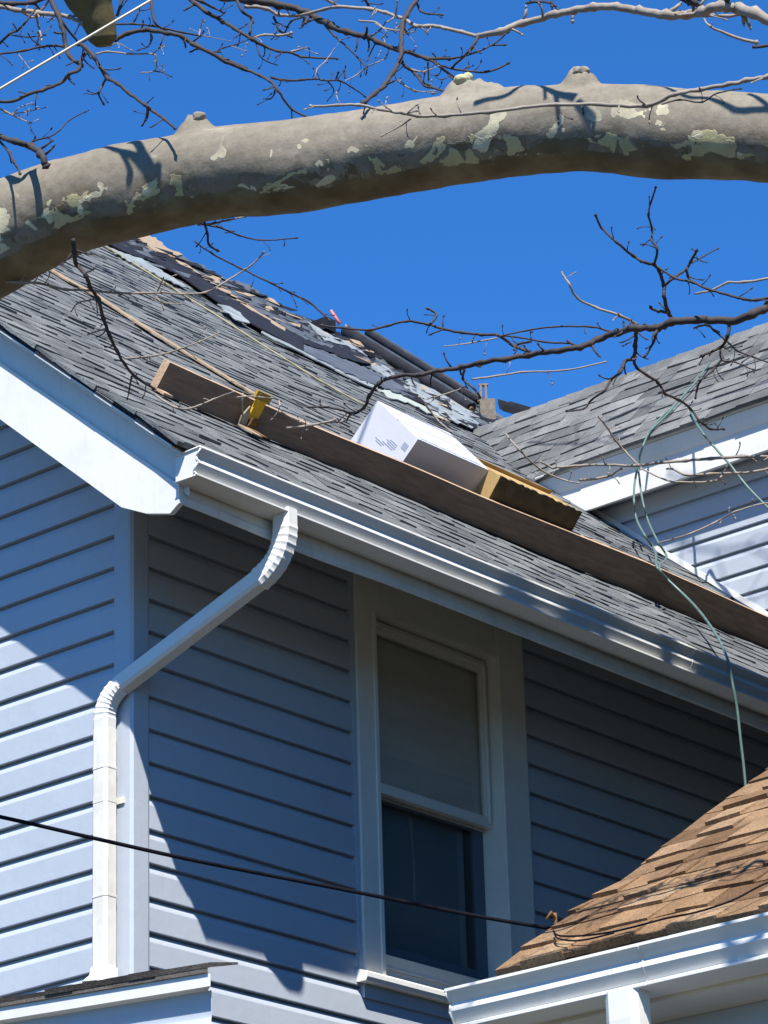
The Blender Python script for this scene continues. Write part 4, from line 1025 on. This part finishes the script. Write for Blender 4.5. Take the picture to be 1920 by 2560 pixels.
B(r2([(-60, -60), (200, -20), (380, 0), (560, 32), (740, 78), (820, 122), (900, 165), (1000, 207), (1120, 235), (1200, 268), (1330, 322), (1420, 345), (1520, 378), (1659, 378)]), 16, 6, 8.8, 8.2, twigs=14)
B(r2([(340, 40), (480, 55), (560, 95), (680, 100), (740, 80)]), 8, 5, 8.7, mat='paletwig', twigs=4)
B(r2([(530, 105), (570, 200), (640, 240)]), 5, 3, 8.7); B(r2([(720, 110), (640, 140), (605, 210)]), 4, 3, 8.7)
B(r2([(730, 110), (718, 160)]), 5, 4, 8.7, twigs=0)
B(r2([(850, 150), (920, 230), (1000, 300), (1080, 380), (1130, 440)]), 4, 2.5, 8.6, 8.4)
B(r2([(1190, 280), (1145, 370), (1135, 435)]), 3, 2, 8.5); B(r2([(1130, 435), (1060, 490), (1000, 520)]), 3, 1.5, 8.4, mat='paletwig'); B(r2([(1140, 430), (1200, 405), (1250, 380)]), 3, 1.5, 8.4, mat='paletwig')
B(r2([(1520, 378), (1570, 400), (1620, 440), (1700, 520)]), 6, 4, 8.2); B(r2([(1530, 400), (1535, 500)]), 3, 2, 8.2)
B(r2([(1470, -20), (1390, 100), (1362, 170), (1355, 330), (1350, 385), (1300, 470), (1250, 550), (1180, 610), (1115, 665)]), 9, 7, 8.3, 7.4, twigs=5)
B(r2([(1350, 380), (1385, 435), (1440, 470), (1510, 555), (1580, 575), (1659, 600)]), 7, 3, 8.0, 7.8, twigs=5)
B(r2([(1310, 480), (1340, 530), (1440, 585), (1550, 600)]), 3, 1.5, 8, mat='paletwig')
B(r2([(1390, 440), (1480, 465), (1540, 450)]), 4, 2, 8, mat='paletwig')
B(r2([(1450, 0), (1480, 70), (1540, 90), (1610, 95)]), 5, 3, 8.3)
B(r2([(700, 100), (860, 60), (950, 45), (1150, 58), (1250, 80), (1320, 105), (1380, 125), (1440, 165)])+r3([(70, 118), (130, 118), (200, 125), (280, 145), (350, 163)]), 6, 7, 8.6, 8.1, 'paletwig', twigs=8)
B(r2([(1110, -30), (1150, 50)]), 6, 5, 8.5); B(r2([(840, -20), (950, 40)]), 7, 4, 8.5, mat='paletwig')
B(r2([(1080, 135), (1190, 145), (1240, 180), (1340, 200)]), 4, 3, 8.2, mat='paletwig'); B(r2([(1160, 235), (1220, 190), (1250, 150)]), 4, 2, 8.2)
B(r2([(1230, 250), (1260, 200), (1200, 160)]), 3, 2, 8.2, mat='paletwig'); B(r2([(1370, 220), (1440, 205), (1450, 180)]), 3, 2, 8.2, mat='paletwig')
B(r2([(930, 520), (945, 480)]), 4, 3, 8.1, twigs=0); B(r2([(990, 510), (988, 470)]), 4, 3, 8.1, twigs=0)
B(r3([(350, 163), (450, 140), (550, 105), (700, 65), (780, 48), (870, 33), (980, 30), (1080, 48), (1200, 68), (1300, 65), (1370, 50), (1440, 30), (1520, 40), (1600, 62), (1720, 125)]), 11, 20, 8.1, 7.6, 'paletwig', twigs=10)
B(r3([(350, 168), (320, 220), (240, 300)]), 7, 4, 8.1)
B(r3([(130, 265), (240, 262), (330, 240), (420, 200), (480, 150)]), 4, 3, 8.1, twigs=4); B(r3([(415, 205), (465, 203)]), 3, 3, 8.1, twigs=0)
B(r3([(20, 232), (120, 265), (180, 300), (240, 345)]), 6, 3, 8.1); B(r3([(185, 295), (250, 312), (390, 325), (480, 290)]), 4, 4, 8.1, twigs=3)
B(r3([(10, 285), (70, 335), (120, 380), (200, 410)]), 5, 3, 8.0); B(r3([(125, 280), (128, 350)]), 3, 2, 8.0); B(r3([(0, 360), (60, 410), (150, 410)]), 2.5, 1.5, 8.2, mat='paletwig')
B(r3([(1270, -30), (1330, 15), (1390, 50)]), 9, 9, 7.8); B(r3([(1480, -30), (1472, 30)]), 12, 10, 7.7); B(r3([(1240, -20), (1300, 10)]), 9, 8, 7.8)
B(r3([(570, 15), (620, 8), (680, 15), (720, 52)]), 5, 4, 8.1); B(r3([(680, -20), (685, 20)]), 4, 4, 8.1)
B(r3([(780, 55), (778, 88)]), 7, 5, 8.1, mat='paletwig', twigs=0)
B(r3([(1370, 85), (1400, 120), (1480, 155), (1600, 192)]), 3, 7, 8.2, mat='paletwig', twigs=1); B(r3([(1590, 212), (1680, 203)]), 6, 7, 8.2, twigs=0)
B(r3([(1380, 70), (1480, 72), (1560, 60)]), 7, 6, 7.8, mat='paletwig')
# pale twig in front of the limb
B(r3([(1750, 320), (1659, 345), (1560, 362), (1480, 382), (1350, 403), (1240, 425), (1110, 477), (900, 470), (700, 472), (550, 485), (400, 505), (200, 522), (80, 522), (0, 508)])+r2([(1230, 712), (1080, 680), (940, 684), (775, 690)]), 9, 5, 6.9, 7.0, 'paletwig', twigs=16)
B(r2([(1420, 765), (1360, 810), (1250, 870)]), 4, 2.5, 7.0, mat='paletwig'); B(r3([(710, 475), (714, 541)]), 4, 3, 6.95, twigs=1)
B(r3([(820, 480), (826, 500)]), 5, 3, 6.95, twigs=0); B(r3([(1180, 470), (1260, 450), (1360, 460), (1430, 420), (1530, 400)]), 3, 3, 6.9, mat='twig')
# middle right branch system
main = r4([(1760, 780), (1659, 840), (1560, 895), (1420, 935), (1200, 932), (1040, 948), (950, 982), (800, 985), (690, 1012), (560, 1060), (440, 1110), (300, 1130), (100, 1160)])+r5([(1040, 325), (920, 347), (820, 370), (690, 387), (600, 410), (490, 413), (390, 450), (340, 520), (310, 580), (250, 610), (190, 590), (110, 575), (30, 578)])
B(main, 17, 4, 8.3, 8.8, twigs=20)
B(r5([(250, 612), (200, 650), (120, 655), (40, 665), (-40, 680)]), 4, 3, 8.8, mat='paletwig', twigs=4)
B(r4([(1040, 940), (1010, 880), (985, 780), (985, 710), (950, 610), (920, 575), (860, 560), (790, 520), (680, 430), (580, 335), (545, 260)]), 8, 4, 8.5, 8.3, twigs=6)
B(r4([(925, 575), (940, 470), (905, 420), (910, 350), (885, 250), (900, 170), (930, 80)]), 5, 3.5, 8.4, twigs=6)
B(r4([(985, 712), (1050, 660), (1130, 600), (1160, 550), (1192, 495)]), 5, 5, 8.5); B(r4([(1165, 565), (1240, 520), (1325, 475)]), 3, 2.5, 8.5)
B(r4([(930, 580), (1060, 662), (1160, 685), (1270, 732), (1400, 770), (1500, 797), (1580, 803), (1720, 775)]), 4, 6, 8.4, 8.2, twigs=6)
B(r4([(1130, 600), (1140, 650), (1165, 680)]), 5, 5, 8.4); B(r4([(1185, 762), (1290, 742), (1400, 690), (1500, 690), (1680, 660)]), 4, 5, 8.4, mat='paletwig')
B(r4([(1005, 885), (950, 875), (905, 862)]), 6, 5, 8.5, twigs=0)
B(r4([(810, 962), (700, 905), (540, 850), (420, 790), (370, 700), (325, 630)]), 6, 3, 8.5, mat='paletwig', twigs=3)
B(r4([(805, 990), (800, 1100), (785, 1180)])+r7([(520, 200), (480, 290), (410, 350), (350, 440), (250, 510), (190, 580), (60, 600)]), 8, 3, 8.6, twigs=7)
B(r7([(585, 180), (610, 250), (690, 310), (780, 370), (840, 460), (950, 510), (1040, 580), (1110, 670), (1200, 740), (1300, 740)]), 6, 4, 8.6, 8.8, twigs=8)
B(r4([(945, 985), (920, 1070), (870, 1160)]), 6, 4, 8.5, twigs=2); B(r4([(770, 1075), (720, 1100)]), 3, 2, 8.5, twigs=0)
B(r4([(1410, 940), (1400, 1040), (1350, 1110), (1240, 1160)]), 7, 5, 8.4, twigs=4)
B(r4([(1180, 985), (1260, 965), (1310, 1000), (1370, 1050)]), 4, 4, 8.4)
B(r7([(1280, 90), (1290, 190), (1400, 210), (1530, 265)]), 4, 2.5, 8.5, twigs=4); B(r7([(1290, 190), (1200, 290), (1110, 370), (1080, 490)]), 5, 3, 8.5, twigs=4)
B(r7([(1330, 40), (1420, 120), (1550, 170), (1659, 210)]), 4, 3, 8.5, twigs=4); B(r7([(1450, 210), (1540, 150)]), 3, 2, 8.5)
B(r5([(1170, 290), (1080, 255), (1010, 205), (920, 200), (820, 190), (720, 170), (640, 145), (530, 130), (430, 155), (340, 175), (200, 165), (100, 155)]), 6, 4, 8.7, 8.9, twigs=8)
B(r5([(655, 145), (688, 98), (650, 68)]), 5, 4, 8.8, twigs=1); B(r5([(720, 175), (665, 195)]), 3, 3, 8.8, twigs=0)
B(r5([(1590, 185), (1490, 160), (1300, 160), (1150, 180), (1030, 205)]), 4, 3, 8.6, twigs=3); B(r5([(1380, 245), (1240, 237), (1100, 212), (1010, 205)]), 4, 3, 8.6, twigs=3)
B(r5([(1000, 218), (860, 245), (740, 260)]), 3, 2, 8.7, mat='paletwig'); B(r5([(1180, 235), (1110, 250), (1090, 275)]), 5, 4, 8.6)
B(r5([(870, 432), (1000, 415), (1130, 395), (1350, 385), (1550, 345)]), 4, 3, 9.0, mat='paletwig', twigs=2)
B(r5([(835, 375), (825, 430), (880, 480), (910, 520)]), 5, 4, 8.9); B(r5([(840, 470), (760, 500), (650, 530)]), 3, 2, 8.9, mat='paletwig')
B(r5([(595, 520), (650, 590), (700, 650), (760, 700)]), 4, 3, 8.9, mat='paletwig')
# low twigs over the wing fascia
B(r7([(-160, 1000), (-60, 1050), (0, 1045), (200, 1032), (400, 1030), (600, 1035), (800, 1012), (1000, 995), (1200, 980), (1450, 962), (1700, 965)]), 4, 6, 8.8, 8.4, 'paletwig', twigs=8)
B(r7([(300, 640), (370, 720), (440, 830), (520, 920), (620, 1025)]), 3, 4, 8.7, mat='paletwig', twigs=2)
B(r7([(850, 1060), (900, 1060), (1000, 1105), (1200, 1100), (1400, 1092), (1500, 1088), (1700, 1050)]), 4, 5, 8.6, mat='paletwig', twigs=4)
B(r7([(640, 1055), (850, 1150), (980, 1165), (1220, 1160), (1290, 1115)]), 3, 4, 8.6, mat='paletwig', twigs=2)
B(r7([(150, 1150), (370, 1122), (480, 1060)]), 5, 4, 8.7, mat='paletwig', twigs=1)
B(rz_([(150, 795), (220, 880), (350, 1000), (490, 1062), (560, 1075)]), 4, 3, 8.8, mat='paletwig', twigs=3)
B(r7([(790, 1650), (900, 1620), (1050, 1570), (1250, 1480), (1400, 1400), (1600, 1340), (1750, 1330)]), 3, 3, 8.8, mat='paletwig', twigs=5)
# middle left twigs in front of the roof
B(r6([(170, 120), (180, 190), (190, 250), (240, 310), (260, 370), (300, 430), (330, 530), (360, 620), (400, 700), (440, 770), (490, 830), (585, 890)]), 9, 5, 7.6, 8.0, twigs=10)
B(r6([(-210, 340), (-80, 345), (0, 350), (130, 380), (280, 388), (400, 400), (530, 400), (640, 397), (740, 405), (860, 395), (930, 360), (1010, 310), (1090, 260), (1152, 200)]), 5, 3, 7.8, 8.2, 'paletwig', twigs=14)
B(r6([(440, 740), (560, 730), (680, 705), (750, 680), (830, 650), (920, 610)]), 4, 2, 8.0, mat='paletwig', twigs=5)
B(r6([(340, 585), (260, 610)]), 4, 3, 7.9, mat='paletwig', twigs=1); B(r6([(290, 430), (200, 450), (165, 490)]), 4, 2, 7.9, mat='paletwig')
B(r6([(475, 830), (455, 940)]), 4, 2, 8, twigs=1); B(r6([(600, 420), (640, 450), (720, 455)]), 3, 2, 8, mat='paletwig'); B(r6([(610, 390), (635, 330)]), 3, 2, 8, mat='paletwig')
B(r6([(850, 30), (868, 90), (875, 150), (912, 175)]), 5, 4, 7.8, twigs=2); B(r6([(840, 42), (930, 60), (1030, 100), (1150, 125), (1320, 115)]), 4, 2.5, 7.8, 8, twigs=8)
B(r6([(820, 45), (900, 38), (980, 20), (1060, 5)]), 5, 3, 7.8, mat='paletwig', twigs=4)
B(r6([(800, 130), (900, 200), (1040, 270), (1200, 350), (1300, 400), (1400, 450), (1495, 535)]), 3, 4, 8.4, 8.6, twigs=10)
B(r6([(600, 930), (700, 990), (780, 997), (900, 950), (1000, 915)]), 4, 3.5, 8.4, mat='paletwig', twigs=3)
B(r6([(1240, 960), (1260, 1020), (1340, 1065)]), 4, 4, 8.6, mat='paletwig', twigs=1); B(r6([(1280, 1100), (1400, 1085), (1520, 1060)]), 5, 4, 8.6, mat='paletwig', twigs=1)
B(r6([(1020, 940), (1100, 935), (1190, 945)]), 3, 3, 8.6, mat='paletwig', twigs=1)
# branches above the frame on the sunny side: they throw the shadows seen on the limb
def limb_pt(x, y):
    best = None
    for i, p in enumerate(sp_limb):
        v = p-CAM; dz = v.dot(fw)
        if dz < 1: continue
        qx = 960+CF*v.dot(rt)/dz; qy = 1280-CF*v.dot(up)/dz; d = math.hypot(qx-x, qy-y)
        if best is None or d < best[0]: best = (d, dz, rads_limb[i])
    d, dz, r = best; h = min(d/CF*dz, r*.999)
    return at(x, y, dz-math.sqrt(max(r*r-h*h, 0)))
def shadow_branch(px_pts, ra, rb, t):
    P = [limb_pt(x, y)+SUN*t for (x, y) in px_pts]
    bm = bmesh.new(); tube(bm, smooth_path(P, 5), (ra, rb), 7); mesh_obj('branch', bm, M['twig'], tree)
shadow_branch(r1([(630, 968), (700, 975), (760, 1000), (850, 1040), (930, 1110), (990, 1200), (1020, 1290)]), .006, .013, .75)
shadow_branch(r1([(840, 935), (880, 940), (920, 1010), (960, 1090), (985, 1180)]), .011, .009, .75)
shadow_branch(r1([(760, 1000), (800, 1060), (840, 1150), (850, 1240), (840, 1330)]), .004, .008, .75)
shadow_branch(r3([(335, 495), (400, 475), (480, 450), (530, 410), (570, 388)]), .008, .005, .75)
shadow_branch(r3([(620, 388), (660, 410), (700, 435), (790, 462)]), .006, .011, .75)
shadow_branch(r3([(650, 400), (655, 470)]), .004, .004, .75)
shadow_branch(r3([(700, 440), (714, 541), (722, 640)]), .006, .005, .75)
shadow_branch(r3([(800, 490), (830, 540), (870, 640)]), .010, .008, .75)
shadow_branch(r3([(1110, 395), (1170, 395), (1230, 420), (1300, 450), (1400, 460), (1480, 490), (1530, 512), (1680, 520)]), .004, .008, .7)
shadow_branch(r3([(1570, 430), (1620, 470), (1660, 510)]), .006, .005, .7)
# more of the crown, above the frame on the sunny side; its twigs dapple roof, wing, gutters
rc = random.Random(11)
def canopy(P0, dirv, length, t, r0):
    P0 = Vector(P0)
    while t < 8:                      # high enough to be above the frame
        v = P0+SUN*(t-.5)-CAM
        if 1280-CF*v.dot(up)/v.dot(fw) < -length*.25*CF/v.dot(fw)-60: break
        t += .25
    P0 = P0+SUN*t; d = Vector(dirv).normalized(); pts = []; p = P0-d*length/2
    for k in range(7):
        pts.append(p.copy()); p = p+d*length/6+Vector((rc.uniform(-1, 1), rc.uniform(-1, 1), rc.uniform(-1, 1)))*length*.05
    bm = bmesh.new(); sp_ = smooth_path(pts, 4); tube(bm, sp_, (r0, r0*.45), 6)
    for j in range(6):
        i = rc.randint(2, len(sp_)-3); a_ = sp_[i]; dd = (d*.6+Vector((rc.uniform(-1, 1), rc.uniform(-1, 1), rc.uniform(-1, 1)))*.8).normalized(); l_ = length*rc.uniform(.15, .35)
        m1_ = a_+dd*l_*.5+Vector((rc.uniform(-1, 1), rc.uniform(-1, 1), rc.uniform(-1, 1)))*l_*.12
        tube(bm, smooth_path([a_, m1_, a_+dd*l_], 4), (r0*.5, r0*.25), 5)
    mesh_obj('branch', bm, M['twig'], tree)
for (x, y) in ((-1.2, 1.2), (-2.4, 1.8), (-3.2, 3.0), (-1.5, 3.6), (-.4, 2.6), (.3, 3.2), (-4.2, 2.6)):
    canopy((x, y, Z0-PT*x), (rc.uniform(-.5, .5), 1, rc.uniform(-.4, .4)), rc.uniform(1.2, 2.2), rc.uniform(1.8, 2.6), rc.uniform(.008, .016))
for (x, y) in ((-2.2, 6.0), (-1.4, 6.2), (-.9, 5.9)):
    canopy((x, y, WZE+(y-WE)*P2W), (1, rc.uniform(-.4, .4), rc.uniform(-.4, .4)), 1.5, 2.4, .010)
canopy((-1.2, WY, 8.15), (1, 0, -.5), 1.2, 2.2, .009); canopy((-1.1, WY, 8.0), (1, 0, .5), 1.0, 2.2, .007)
canopy((.76, 1.7, 6.22), (.3, .6, .9), 1.2, 1.8, .04); canopy((.76, 2.7, 6.22), (-.2, 1, .25), 1.8, 1.9, .07)
print('objects', len(bpy.data.objects))
